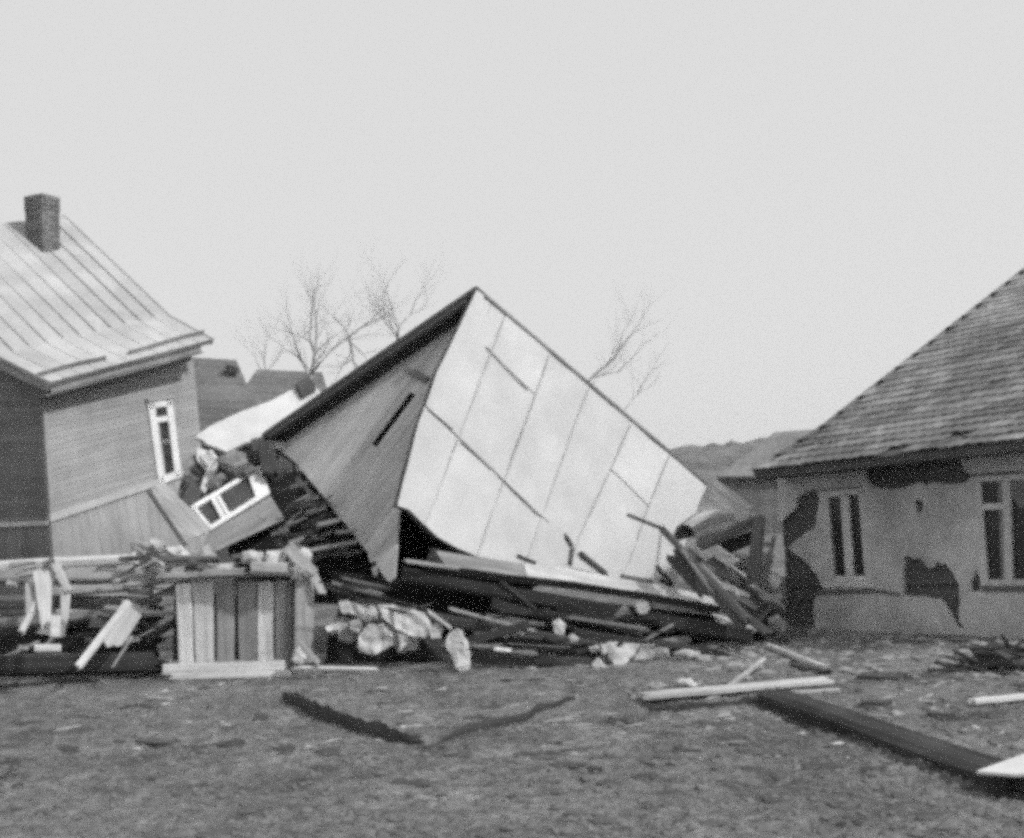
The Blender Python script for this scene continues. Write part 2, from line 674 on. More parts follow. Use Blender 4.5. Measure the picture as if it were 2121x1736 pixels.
# front gable wall, mostly out of frame
for i in range(22):
    v0, v1 = 802 + i * 12.6, 802 + (i + 1) * 12.6
    tL = (-300, v0 + 12)
    q = [(-300, v0 + 14), (l2((85, 802), (101, 1079), i / 22)[0], v0), (l2((85, 802), (101, 1079), (i + 1) / 22)[0], v1), (-300, v1 + 14)]
    extr('siding_board', ff, [ff.pix(*p) for p in q], -0.018, 0.012 + 0.004 * (i % 3), W_SHADED, lh)
for i in range(26):
    v1, v0 = 802 - i * 12.6, 802 - (i + 1) * 12.6
    if v0 < 470:
        break
    ua, ub = 84 - (802 - v1) / 0.86, 84 - (802 - v0) / 0.86
    q = [(-300, v0 + 14), (ub, v0), (ua, v1), (-300, v1 + 14)]
    if ub > -295:
        extr('siding_board', ff, [ff.pix(*p) for p in q], -0.018, 0.012 + 0.004 * (i % 3), W_SHADED, lh)
for i in range(14):
    a, b = i / 14, (i + 1) / 14
    q = [l2((-300, 1106), (102, 1090), a), l2((-300, 1106), (102, 1090), b), l2((-300, 1380), (119, 1330), b), l2((-300, 1380), (119, 1330), a)]
    fr_ = ff.rot()
    extr('plinth_board', fr_, [fr_.pix(*p) for p in q], -0.018, 0.010 + 0.005 * (i % 2), W_SHADED, lh)
pixextr('belt_board', ff, [(-300, 1094), (101, 1078), (102, 1088), (-300, 1106)], -0.01, 0.05, W_TRIM, lh)
# corner board
pixextr('corner_board', fw, [(84, 800), (92, 799), (127, 1326), (120, 1330)], -0.02, 0.035, W_SIDE, lh)
# window with white surround
win = pixextr('window', fw, [(308, 838), (347, 832), (363, 978), (328, 992)], -0.02, 0.02, M_GLASS, lh)
for q, nm in (([(301, 832), (352, 824), (353.5, 840), (302.5, 848)], 'head_casing'), ([(301, 832), (315, 830), (336, 998), (325, 1004)], 'side_casing'),
              ([(339, 826), (352, 824), (371, 984), (359, 988)], 'side_casing'), ([(324, 990), (369, 973), (372, 985), (326, 1005)], 'window_sill'),
              ([(313, 866), (345, 861), (346, 872), (314.5, 877)], 'transom')):
    pixextr(nm, fw, q, 0.0, 0.065 if nm != 'transom' else 0.05, M_WHITE, win)
pixextr('curtain', fw, [(319, 880), (328, 878), (342, 984), (334, 988)], 0.0, 0.024, mat('curtain_cloth', 0.4, 'plaster', var=0.15), win)
pixextr('drip_board', fw, [(299, 826), (354, 818), (355, 825), (300, 833)], 0.0, 0.10, W_SIDE, lh)

# roof: main slope and flared lower part
E0, E1 = P(99, 793, 23.5), P(440, 703, 27.0)         # eave line
up = -Vector((fw.n.x, fw.n.y, 0)).normalized()
K1 = P(352, 655, 27.35)
ridge_r = P(133, 447, 29.4)
along = (E1 - E0)
ridge_l = ridge_r - along * 1.06 + Vector((0, 0, -0.1))
K0 = K1 - along * 1.03
roof_len = along.length
rf = frame3(K0, K1, ridge_r)
if rf.n.z < 0:
    rf = Frame(rf.O, rf.ex, -rf.n)
fl = frame3(E0, E1, K1)
if fl.n.z < 0:
    fl = Frame(fl.O, fl.ex, -fl.n)
roof = extr('roof', rf, [rf.loc(p) for p in (K0, K1, ridge_r, ridge_l)], -0.12, -0.01, wood(0.2), lh)
extr('flared_eave_deck', fl, [fl.loc(p) for p in (E0, E1, K1, K0)], -0.10, -0.01, wood(0.2), roof)
NS = 11
for i in range(NS):
    a, b = i / NS, (i + 1) / NS
    g = 0.0015
    q = [K0.lerp(K1, a + g), K0.lerp(K1, b - g), ridge_l.lerp(ridge_r, b - g), ridge_l.lerp(ridge_r, a + g)]
    extr('metal_sheet', rf, [rf.loc(p) for p in q], 0.0, 0.006 + 0.003 * (i % 2), M_METAL, roof)
    if i:
        p, q2 = K0.lerp(K1, a), ridge_l.lerp(ridge_r, a)
        plank('standing_seam', p + rf.n * 0.02 + (q2 - p) * 0.02, q2 + rf.n * 0.02, 0.022, 0.06, M_METAL, roof, face=rf.n, seed=i)
    q = [E0.lerp(E1, a + g), E0.lerp(E1, b - g), K0.lerp(K1, b - g), K0.lerp(K1, a + g)]
    extr('eave_sheet', fl, [fl.loc(p) for p in q], 0.0, 0.006 + 0.002 * (i % 2), M_METAL, roof)
# snow guard / gutter lip along the flare, slightly ragged
gp = [E0.lerp(E1, t) + (K0.lerp(K1, t) - E0.lerp(E1, t)) * (0.20 + 0.03 * math.sin(t * 9)) + fl.n * 0.05 for t in [i / 8 for i in range(9)]]
for i in range(8):
    if i in (3, ):
        continue
    plank('gutter_lip', gp[i], gp[i + 1], 0.03, 0.10, mat('old_gutter', 0.25, 'metal'), roof, face=fl.n, seed=i)
# bargeboard, verge, ridge, fascia
plank('verge_board', E1 + Vector((0, 0, -0.05)), K1 + Vector((0, 0, -0.05)), 0.14, 0.04, W_SIDE, roof, face=fwd_dir, seed=1)
plank('verge_board', K1 + Vector((0, 0, -0.06)), ridge_r + Vector((0, 0, -0.06)), 0.14, 0.05, W_SIDE, roof, face=fwd_dir, seed=2)
plank('verge_board', E0 + Vector((0, 0, -0.07)), K0 + Vector((0, 0, -0.07)), 0.22, 0.05, wood(0.28), roof, face=fwd_dir, seed=3)
plank('verge_board', K0 + Vector((0, 0, -0.07)), ridge_l + Vector((0, 0, -0.07)), 0.22, 0.05, wood(0.28), roof, face=fwd_dir, seed=4)
log('ridge_roll', ridge_l, ridge_r, 0.05, 0.05, M_METAL, roof, seed=2)
eo = Vector((0, 0, -0.12)) + up * 0.10
plank('fascia', E0 + eo + along * 0.03, E1 + eo - along * 0.06, 0.17, 0.03, wood(0.26), roof, face=fw.n, seed=5)
eo2 = Vector((0, 0, -0.27)) + up * 0.22
plank('frieze_board', E0 + eo2 + along * 0.02, E1 + eo2 - along * 0.10, 0.13, 0.05, wood(0.14), roof, face=fw.n, seed=6)
# soffit
extr('soffit', Frame(E0 + Vector((0, 0, -0.22)), along, along.cross(up)), [(0, 0.06), (roof_len * 0.95, 0.06), (roof_len * 0.95, 0.42), (0, 0.42)], -0.02, 0.0, wood(0.2), roof)
# back slope so that the ridge stands
bs = frame3(ridge_l, ridge_r, ridge_r + up * 3 - Vector((0, 0, 2.2)), towards=ridge_r + Vector((0, 0, 20)))
extr('back_slope', bs, [bs.loc(p) for p in (ridge_l, ridge_r, ridge_r + up * 3 - Vector((0, 0, 2.2)), ridge_l + up * 3 - Vector((0, 0, 2.2)))], -0.1, 0, M_METAL, roof)
# brick chimney
ch_front = (-Vector((fw.ex.x, fw.ex.y, 0)).normalized())
ch_side = Vector((fw.n.x, fw.n.y, 0)).normalized()
ch = P(90, 546, 27.6)                                  # lower front corner where it meets the roof
cup = (P(87, 399, 27.6) - ch).normalized()
chh = (P(87, 399, 27.6) - ch).length
w1, w2 = 0.54, 0.46
c0 = ch - ch_side * w1 / 2 - ch_front * w2 / 2
chim = bpy.data.objects.new('chimney', None)
put(chim, Matrix.Translation(c0), roof)
cf = Frame(c0, ch_side, cup)
extr('mortar_core', cf, [(-w1 / 2 + 0.012, -w2 / 2 + 0.012), (w1 / 2 - 0.012, -w2 / 2 + 0.012), (w1 / 2 - 0.012, w2 / 2 - 0.012), (-w1 / 2 + 0.012, w2 / 2 - 0.012)],
     -0.5, chh - 0.02, M_MORTAR, chim)
rn = random.Random(11)
NCO = 18
bh = (chh + 0.45) / NCO
for k in range(NCO):
    z0 = -0.45 + k * bh
    grow = 0.012 if k in (NCO - 3, NCO - 2, NCO - 1) else 0
    h1, h2 = w1 / 2 + grow, w2 / 2 + grow
    for s in (-1, 1):
        for (c_, h_, o_, ax) in ((0, h1, h2, 0), (0, h2, h1, 1)):
            cuts = [-1, 0.0, 1] if k % 2 == ax else [-1, -0.5, 0.5, 1]
            for a, b in zip(cuts, cuts[1:]):
                j = rn.uniform(-0.004, 0.006)
                x0, x1 = a * h_ + 0.006, b * h_ - 0.006
                y0, y1 = s * (o_ - 0.06), s * (o_ + j)
                if ax == 1:
                    x0, x1 = max(x0, -h_ + 0.062), min(x1, h_ - 0.062)
                    if x1 - x0 < 0.03:
                        continue
                pts = [(x0, y0), (x1, y0), (x1, y1), (x0, y1)]
                if ax == 1:
                    pts = [(p[1], p[0]) for p in pts]
                extr('brick', cf, pts, z0, z0 + bh - 0.012, M_BRICK, chim)

# ------------------------------------------------------------------ right plastered house
def Z1(x, y):
    return (1553.4 + x * 0.328, 880.3 + y * 0.328)


rh = thing('plastered_house', P(1640, 1300, 20), 'low plastered house with fallen plaster patches and tiled roof at right edge', 'house')
rw = frame3(P(1612, 972, 20.0), P(2121, 912, 16.6), P(1628, 1300, 20.0))
# exposed dark wall of planks behind the plaster
NP = 13
for i in range(NP):
    a, b = i / NP, (i + 1) / NP
    q = [l2((1611, 966), (1632, 1330), a + 0.001), l2((2230, 890), (2245, 1345), a + 0.001), l2((2230, 890), (2245, 1345), b - 0.001), l2((1611, 966), (1632, 1330), b - 0.001)]
    pixextr('wall_plank', rw, q, -0.16, -0.035 + 0.012 * ((i * 7) % 3 - 1), mat('bare_wall_plank', 0.085, 'wood', var=0.35, rnd=0.1), rh)
pixextr('wall_core', rw, [(1614, 968), (2225, 892), (2240, 1345), (1634, 1330)], -0.3, -0.165, M_DARK, rh)
outer = [(186, 262), (700, 200), (1300, 140), (2100, 70), (2130, 1420), (1600, 1400), (900, 1380), (430, 1370), (412, 1280), (408, 1180), (414, 1100), (462, 1060), (474, 1030),
         (440, 975), (380, 880), (320, 832), (270, 795), (248, 765), (300, 728), (340, 700), (395, 665), (432, 625), (440, 540), (449, 470), (430, 405), (400, 402), (300, 468),
         (302, 505), (288, 540), (240, 575), (184, 612)]
patch1 = [(750, 242), (1000, 212), (1330, 178), (1345, 240), (1370, 296), (1404, 318), (1372, 366), (1290, 372), (1200, 366), (1050, 376), (960, 400), (870, 405), (790, 385), (748, 350), (736, 312)]
patch4 = [(985, 836), (1010, 826), (1040, 845), (1090, 845), (1116, 880), (1140, 906), (1170, 900), (1190, 860), (1216, 878), (1250, 876), (1290, 930), (1332, 1012), (1336, 1100), (1328, 1180),
          (1334, 1240), (1372, 1290), (1318, 1272), (1270, 1190), (1205, 1096), (1100, 1080), (974, 1072), (976, 960)]
patch5 = [(1400, 985), (1440, 892), (1466, 990), (1470, 1050), (1404, 1052)]
spot = [(1046, 486), (1072, 470), (1102, 482), (1096, 550), (1070, 558)]
w1h = [(466, 432), (718, 398), (778, 992), (502, 992)]
w2h = [(1424, 330), (1840, 298), (1900, 1012), (1488, 1012)]


def holed(name, fr, loops, c0, c1, mt, parent):
    rn_ = random.Random(3)
    vs, fs, base, flat = [], [], 0, []
    loops2 = []
    for lp in loops:
        o = []
        for i in range(len(lp)):
            a, b = lp[i], lp[(i + 1) % len(lp)]
            o.append(a)
            if len(lp) > 4 and (b - a).length < 1.5:
                nn = max(1, int((b - a).length / 0.09))
                for k in range(1, nn):
                    j = Vector((rn_.uniform(-1, 1), rn_.uniform(-1, 1))) * 0.028
                    o.append(a.lerp(b, k / nn) + j)
        loops2.append(o)
    tris = tessellate_polygon([[Vector((p.x, p.y, 0)) for p in lp] for lp in loops2])
    flat = [p for lp in loops2 for p in lp]
    n = len(flat)
    vs = [(p.x, p.y, c1) for p in flat] + [(p.x, p.y, c0) for p in flat]
    fs = [tuple(t) for t in tris] + [(t[2] + n, t[1] + n, t[0] + n) for t in tris]
    k = 0
    for lp in loops2:
        m_ = len(lp)
        for i in range(m_):
            a, b = k + i, k + (i + 1) % m_
            fs.append((a, b, b + n, a + n))
        k += m_
    return mesh_obj(name, vs, fs, fr.mat(0, 0, 0), mt, parent)


loops = [[rw.pix(*Z1(*p)) for p in lp] for lp in (outer, patch1, patch4, patch5, spot, w1h, w2h)]
holed('plaster', rw, loops, -0.03, 0.035, M_PLASTER, rh)


def zp(name, pts, c0, c1, mt, par):
    return pixextr(name, rw, [Z1(*p) for p in pts], c0, c1, mt, par)


def window_r(pts_open, parts, lab):
    w_ = zp('window', pts_open, -0.045, -0.015, M_GLASS, rh)
    w_['label'] = lab
    for nm, q, h, mt in parts:
        zp(nm, q, -0.012, h, mt, w_)
    return w_


MF = mat('window_frame_paint', 0.52, 'wood', rough=0.7, var=0.2, bump=0.2)
MFD = mat('dark_frame', 0.12, 'wood', rough=0.7, var=0.2)
window_r(w1h, [
    ('frame_side', [(466, 432), (500, 428), (545, 992), (502, 992)], 0.035, MF),
    ('frame_side', [(690, 402), (718, 398), (778, 992), (738, 992)], 0.035, MF),
    ('frame_head', [(468, 432), (718, 398), (721, 432), (472, 462)], 0.03, MF),
    ('mullion', [(578, 440), (628, 434), (664, 990), (614, 990)], 0.03, MF),
    ('sash_stile', [(500, 452), (513, 450), (556, 990), (545, 990)], 0.015, MFD),
    ('sash_rail', [(540, 955), (776, 950), (778, 992), (543, 992)], 0.02, MF)], 'narrow window with two tall dark panes')
window_r(w2h, [
    ('frame_side', [(1424, 330), (1462, 327), (1512, 1010), (1488, 1010)], 0.035, MF),
    ('frame_head', [(1426, 330), (1840, 298), (1842, 335), (1430, 362)], 0.03, MF),
    ('mullion', [(1602, 318), (1650, 314), (1668, 1010), (1618, 1010)], 0.035, MF),
    ('transom', [(1466, 497), (1604, 490), (1606, 528), (1469, 536)], 0.03, MF),
    ('sash_rail', [(1490, 975), (1890, 975), (1900, 1012), (1492, 1012)], 0.02, MF),
    ('sash_stile', [(1566, 350), (1600, 348), (1618, 980), (1594, 980)], 0.015, mat('mid_paint', 0.2, 'wood')),
    ('pane', [(1652, 350), (1790, 340), (1796, 545), (1700, 520), (1656, 450)], 0.004, mat('pale_pane', 0.17, 'metal', rough=0.3))], 'wider window with transom and small upper pane')  # last piece: paler panel over the upper right of the glass
zp('window_sill', [(470, 1000), (784, 1000), (790, 1022), (476, 1022)], 0.0, 0.07, MF, rh)
zp('window_sill', [(1480, 1014), (2000, 1008), (2000, 1046), (1484, 1050)], 0.0, 0.06, mat('dark_sill', 0.14, 'wood'), rh)
zp('belt_lath', [(430, 1044), (800, 1036), (965, 1062), (965, 1078), (800, 1060), (432, 1072)], 0.02, 0.045, mat('dark_sill', 0.14, 'wood'), rh)
zp('window_lintel', [(350, 412), (718, 384), (718, 396), (352, 430)], 0.02, 0.045, mat('dark_lintel', 0.17, 'wood'), rh)
zp('window_lintel', [(1395, 312), (2000, 270), (2000, 290), (1395, 330)], 0.02, 0.05, mat('dark_sill', 0.14, 'wood'), rh)
# hidden gable side so the house is a body
gb = P(1612, 972, 20.0)
back = -Vector((rw.n.x, rw.n.y, 0)).normalized()
hs = frame3(gb, gb + back * 6, P(1630, 1320, 20.0), towards=gb + Vector((-20, 0, 0)))
tr_ = gb + back * 3 + Vector((0, 0, 2.5))
extr('gable_wall', hs, [hs.loc(p) for p in (gb + back * 0.15, gb + back * 6, gb + back * 6 - Vector((0, 0, 2.6)), P(1630, 1330, 20.0) + back * 0.15)], -0.2, 0, M_PLASTER, rh)
# roof of plain tiles
Ea, Eb = P(1562, 972, 19.5), P(2330, 882, 14.9)
RK = P(2122, 556, 26.0)
kink = P(1700, 884, 20.9)
rdir = (RK - kink).normalized()
RT = RK + rdir * 1.2
edir = (Eb - Ea).normalized()
up_len = (RT - kink).length
rt = frame3(kink, kink + edir, RT)
if rt.n.z < 0:
    rt = Frame(rt.O, rt.ex, -rt.n)
rk_ = frame3(Ea, Eb, kink)
if rk_.n.z < 0:
    rk_ = Frame(rk_.O, rk_.ex, -rk_.n)
ELEN = (Eb - Ea).length
rroof = extr('roof', rt, [rt.loc(kink), rt.loc(kink + edir * ELEN), rt.loc(RT + edir * ELEN), rt.loc(RT)], -0.14, -0.03, wood(0.12), rh)
extr('eave_deck', rk_, [rk_.loc(Ea), rk_.loc(Eb), rk_.loc(kink + edir * ELEN), rk_.loc(kink)], -0.12, -0.03, wood(0.12), rroof)


def project(p):
    q = p - CAM
    x, z = q.x / q.y, q.z / q.y
    xi, zi = x * cR - z * sR, x * sR + z * cR
    return CX + xi * FPX, VH - zi * FPX


TW, TE = 0.33, 0.33
TILE = {}


def tile_mesh(k):
    if k in TILE:
        return TILE[k]
    r_ = random.Random(k)
    w_, h_ = TW * 0.97, TE * 1.35
    th = 0.020
    xs_ = [-w_ / 2, -w_ / 4, 0, w_ / 4, w_ / 2]
    vs = []
    for y, dz in ((-h_ / 2, 0.0), (h_ / 2, 0.0)):
        for i, x in enumerate(xs_):
            yy = y + (r_.uniform(-0.008, 0.008) if y < 0 else 0)
            vs.append((x, yy, dz + 0.010 * (1 if i in (1, 3) else 0)))
    top = [(x, y, z + th) for x, y, z in vs]
    al = vs + top
    fs = []
    for i in range(4):
        fs += [(i, i + 5, i + 6, i + 1), (10 + i, 11 + i, 16 + i, 15 + i)]
    fs += [(0, 1, 11, 10), (1, 2, 12, 11), (2, 3, 13, 12), (3, 4, 14, 13), (5, 15, 16, 6), (6, 16, 17, 7), (7, 17, 18, 8), (8, 18, 19, 9), (0, 10, 15, 5), (4, 9, 19, 14)]
    me_ = bpy.data.meshes.new('roof_tile')
    me_.from_pydata(al, [], fs)
    bm = bmesh.new()
    bm.from_mesh(me_)
    bmesh.ops.recalc_face_normals(bm, faces=bm.faces)
    bm.to_mesh(me_)
    bm.free()
    me_.materials.append(M_TILE)
    TILE[k] = me_
    return me_


rn = random.Random(21)
cand = []
run1 = (kink - Ea).length
nrow1 = int(round(run1 / TE))
nrow2 = int(round(up_len / TE))
for r_ in range(nrow1 + nrow2):
    if r_ < nrow1:
        base, fr_, upv = Ea.lerp(kink, r_ / nrow1), rk_, (kink - Ea).normalized()
    else:
        base, fr_, upv = kink + rdir * ((r_ - nrow1) * TE), rt, rdir
    for c_ in range(int(ELEN / TW)):
        p = base + edir * ((c_ + 0.5 + 0.5 * (r_ % 2)) * TW) + upv * TE * 0.5 + edir * rn.uniform(-0.012, 0.012) + upv * rn.uniform(-0.018, 0.018)
        u, v = project(p)
        if -40 < u < 2900 and v > 380:
            cand.append((p, fr_, rn.uniform(-0.03, 0.03), rn.uniform(0.05, 0.075), rn.randrange(5), (p - CAM).length, (fr_, upv)))
cand.sort(key=lambda c: c[5])
missing = [(1840, 935), (1850, 930), (1870, 925), (1905, 945), (1990, 895), (1780, 905), (2070, 870)]
bmr = bmesh.new()
for i, (p, fr_, ang, tilt, k, _, (_, upv)) in enumerate(cand):
    u, v = project(p)
    if any(math.hypot(u - a, (v - b) * 2) < 11 for a, b in missing):
        continue
    fx = Frame(p, edir, fr_.n)
    M_ = fx.mat(0, 0, -0.012) @ Matrix.Rotation(ang, 4, 'Z') @ Matrix.Rotation(-tilt, 4, 'X')
    if i < 300:
        o = bpy.data.objects.new('roof_tile', tile_mesh(k))
        put(o, M_, rroof)
    else:
        t_ = tile_mesh(k).copy()
        t_.transform(M_)
        bmr.from_mesh(t_)
        bpy.data.meshes.remove(t_)
me_ = bpy.data.meshes.new('far_tiles')
bmr.to_mesh(me_)
bmr.free()
me_.materials.append(M_TILE)
o = bpy.data.objects.new('far_tiles', me_)
put(o, Matrix.Identity(4), rroof)
o['kind'] = 'stuff'
plank('eave_fascia', Ea + Vector((0, 0, -0.10)) + back * 0.05, Eb + Vector((0, 0, -0.10)) + back * 0.05, 0.10, 0.03, wood(0.09), rroof, face=rw.n, seed=3)
extr('soffit', Frame(Ea + Vector((0, 0, -0.14)), edir, edir.cross(back)), [(0, 0.08), (ELEN, 0.08), (ELEN, 0.6), (0, 0.6)], -0.02, 0.0, wood(0.1), rroof)
plank('verge_board', Ea + Vector((0, 0, -0.06)), kink + Vector((0, 0, -0.06)), 0.14, 0.03, wood(0.14), rroof, face=edir, seed=3)
plank('verge_board', kink + Vector((0, 0, -0.06)), RT + Vector((0, 0, -0.06)), 0.14, 0.03, wood(0.14), rroof, face=edir, seed=4)
plank('vent_pipe', P(1806, 862, 20.1), P(1810, 916, 20.0), 0.07, 0.07, mat('pale_pipe', 0.42, 'metal'), rroof, seed=8)

# ------------------------------------------------------------------ collapsed house
D_A, D_E, D_R, D_L = 20.6, 23.2, 18.5, 21.9
A0, E_, R0_, L0_ = P(989, 600, D_A), P(1466, 1004, D_E), P(818, 1190, D_R), P(544, 906, D_L)
rr = (E_ - A0)
RL = rr.length
rr.normalize()
wr = thing('collapsed_house', P(1050, 1330, 18.5), 'collapsed house lying tipped over with a big white sheeted roof slope', 'house')
sl = frame3(A0, E_, R0_)                               # white slope, ex along the ridge
OV = 0.30
# outline of what is left of the white slope
s_out = [(989, 599), (1466, 1003), (1446, 1046), (1428, 1090), (1410, 1160), (1397, 1216), (1370, 1200), (1340, 1206), (1292, 1200), (1262, 1196), (1225, 1186), (1186, 1178), (1140, 1178), (1090, 1172),
         (1040, 1162), (988, 1153), (945, 1136), (905, 1113), (868, 1078), (846, 1056), (822, 1048), (838, 985), (866, 880), (905, 770), (950, 680)]
s_poly = [sl.pix(*p) for p in s_out]
deck_poly = [sl.pix(*p) for p in s_out]
extr('roof_deck', sl, deck_poly, -0.10, -0.02, wood(0.10), wr)
top = [(989, 597), (1048, 648), (1140, 725), (1222, 795), (1310, 869), (1387, 937), (1472, 1006)]
bot = [(816, 1062), (884, 1075), (982, 1160), (1080, 1180), (1172, 1170), (1284, 1205), (1390, 1240)]
# continue every seam well past the broken edge
topx = [(t[0] + (t[0] - b[0]) * 0.05, t[1] + (t[1] - b[1]) * 0.05) for t, b in zip(top, bot)]
botx = [(b[0] + (b[0] - t[0]) * 0.6, b[1] + (b[1] - t[1]) * 0.6) for t, b in zip(top, bot)]
topx[0] = (topx[0][0] - 30, topx[0][1])
botx[0] = (botx[0][0] - 60, botx[0][1])
topx[6] = (topx[6][0] + 30, topx[6][1])
botx[6] = (botx[6][0] + 60, botx[6][1])
c1a, c1b = (960, 672), (1400, 1112)
c2a, c2b = (800, 764), (1300, 1244)


def hits(p, q, a, b):
    d1 = (q[0] - p[0], q[1] - p[1])
    d2 = (b[0] - a[0], b[1] - a[1])
    den = d1[0] * d2[1] - d1[1] * d2[0]
    t = ((a[0] - p[0]) * d2[1] - (a[1] - p[1]) * d2[0]) / den
    return (p[0] + d1[0] * t, p[1] + d1[1] * t)


rn = random.Random(8)
for i in range(6):
    la, lb = (topx[i], botx[i]), (topx[i + 1], botx[i + 1])
    st = (i % 2) * 10
    js = {0: [(c2a, c2b)], 1: [(c1a, c1b), (c2a, c2b)], 2: [(c2a, c2b)], 4: [((1240, 950), (1340, 1046))]}.get(i, [])
    rowsL = [la[0]] + [hits(la[0], la[1], a_, b_) for a_, b_ in js] + [la[1]]
    rowsR = [lb[0]] + [hits(lb[0], lb[1], a_, b_) for a_, b_ in js] + [lb[1]]
    for k in range(len(js) + 1):
        cell = [sl.pix(*p) for p in (rowsL[k], rowsR[k], rowsR[k + 1], rowsL[k + 1])]
        cc = sum(cell, Vector((0, 0))) / 4
        cell = [cc + (p - cc) * (1 - 0.009 / max(0.3, (p - cc).length)) for p in cell]
        pl = clip_convex(list(s_poly), cell)
        if len(pl) < 3 or area2(pl) < 0.01:
            continue
        # a lapped sheet: warped a little, lower edge lifted
        c = sum(pl, Vector((0, 0))) / len(pl)
        n = len(pl)
        tx, ty = rn.uniform(-0.004, 0.004), rn.uniform(0.004, 0.014)
        vs = [(p.x - c.x, p.y - c.y, -ty * (p.y - c.y) + tx * (p.x - c.x) - 0.0) for p in pl]
        z0 = 0.004 * k + rn.uniform(0, 0.004)
        vs += [(x, y, z + 0.010) for x, y, z in vs]
        fs = [tuple(range(n)), tuple(range(n, 2 * n))] + [(q, (q + 1) % n, n + (q + 1) % n, n + q) for q in range(n)]
        so = mesh_obj('roof_sheet', vs, fs, sl.mat(c.x, c.y, z0), M_SHEET, wr, smooth=False)
        bm = bmesh.new()
        bm.from_mesh(so.data)
        bmesh.ops.triangulate(bm, faces=bm.faces[:])
        for _ in range(3):
            bmesh.ops.subdivide_edges(bm, edges=[e for e in bm.edges if e.calc_length() > 0.16], cuts=1, use_grid_fill=True)
        for v in bm.verts:
            q = v.co + Vector((c.x, c.y, 0))
            v.co.z += 0.020 * noise.noise((q.x * 1.3, q.y * 1.3, 5.0)) + 0.004 * noise.noise((q.x * 5, q.y * 5, k))
        bmesh.ops.triangulate(bm, faces=bm.faces[:])
        bm.normal_update()
        for f in bm.faces:
            f.smooth = False
        bm.to_mesh(so.data)
        bm.free()
for i in range(1, 6):
    for a, b in (((0.03), 0.36), (0.37, 0.68), (0.69, 1.0)):
        p_, q_ = l2(top[i], bot[i], a), l2(top[i], bot[i], b)
        bx = (i * 37 % 5 - 2) * 1.2
        p_, q_ = (p_[0] + (bx if a > 0.3 and a < 0.6 else 0), p_[1]), (q_[0] + (bx if b < 0.5 else 0) + (2 if b > 0.9 else 0), q_[1])
        plank('seam_strip', sl.w(*sl.pix(*p_), 0.022), sl.w(*sl.pix(*q_), 0.022), 0.028, 0.010, wood(0.40), wr, face=sl.n, seed=i * 5 + int(a * 9), split=0.03)
# strips over some joints, dark to draw the lap shadows
for a, b, t_ in (((1005, 719), (1090, 808), 0.020), ((884, 846), (935, 890), 0.014), ((955, 914), (1016, 972), 0.03), ((1030, 985), (1100, 1053), 0.022), ((1100, 1056), (1134, 1082), 0.018)):
    plank('lap_shadow_strip', sl.w(*sl.pix(*a), 0.03), sl.w(*sl.pix(*b), 0.03), t_, 0.015, wood(0.26), wr, face=sl.n, seed=int(a[0]))
# ridge strip
plank('ridge_strip', A0 + rr * 0.15 + Vector((0, 0, 0.0)), E_ + rr * 0.02, 0.07, 0.05, wood(0.2), wr, face=Vector((0, 0, 1)), seed=9)
# back slope, underside seen from the gable
bk = frame3(A0, L0_, A0 + rr, towards=CAM)             # normal towards camera = underside
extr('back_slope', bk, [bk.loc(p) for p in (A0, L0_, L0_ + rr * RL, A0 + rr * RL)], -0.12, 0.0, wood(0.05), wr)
dn = (L0_ - A0).normalized()
for k in range(6):                                     # rafters under it
    o_ = rr * (0.05 + k * 0.95)
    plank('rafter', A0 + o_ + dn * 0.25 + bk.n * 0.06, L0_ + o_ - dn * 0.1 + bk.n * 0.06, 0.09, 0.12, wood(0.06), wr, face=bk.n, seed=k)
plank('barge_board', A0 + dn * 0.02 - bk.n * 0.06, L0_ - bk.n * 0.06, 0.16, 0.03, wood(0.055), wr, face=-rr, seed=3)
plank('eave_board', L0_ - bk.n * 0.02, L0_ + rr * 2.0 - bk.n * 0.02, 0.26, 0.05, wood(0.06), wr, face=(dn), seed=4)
plank('eave_end', P(549, 912, 21.5), P(562, 990, 21.0), 0.26, 0.14, wood(0.06), wr, seed=6, split=0.1)
# gable wall of upright boards
gO = A0 + rr * OV
ga = frame3(gO, L0_ + rr * OV, R0_ + rr * (OV * 0.75))
mid = (L0_ + R0_) / 2 + rr * OV
alt = (mid - gO)
gax = Frame(gO, alt, ga.n)                             # ex down the boards
g_top = gax.loc(gO + bk.n * 0.01)
g_left = gax.loc(L0_ + rr * OV + bk.n * 0.01)
g_pix = [(586, 938), (612, 958), (640, 992), (672, 1030), (702, 1070), (730, 1102), (752, 1132), (776, 1160), (792, 1190), (806, 1206), (817, 1196), (829, 1052), (846, 1000), (905, 800)]
g_right = gax.loc(gO + (R0_ - A0) * 0.08)
gpoly = [g_top, g_left] + [gax.pix(*p) for p in g_pix] + [g_right]
ymin, ymax = min(p.y for p in gpoly), max(p.y for p in gpoly)
BW_ = 0.17
slit_a, slit_b = gax.pix(858, 816), gax.pix(772, 922)
ys_ = slit_a.y * 0.5 + slit_b.y * 0.5
nb = int((ymax - ymin) / BW_) + 2
y = ys_ - 0.085 - BW_ * (int((ys_ - ymin) / BW_) + 1)
W_GAB = mat('gable_boards', 0.43, 'wood', rough=0.85, var=0.22, bump=0.3, rnd=0.10)
rn = random.Random(5)
seq = []
while y < ymax:
    if abs(y - (ys_ - 0.085)) < 1e-3:
        seq.append((y, y + 0.17, True))
        y += 0.17
    else:
        seq.append((y, y + BW_, False))
        y += BW_
xa, xb = min(slit_a.x, slit_b.x), max(slit_a.x, slit_b.x)
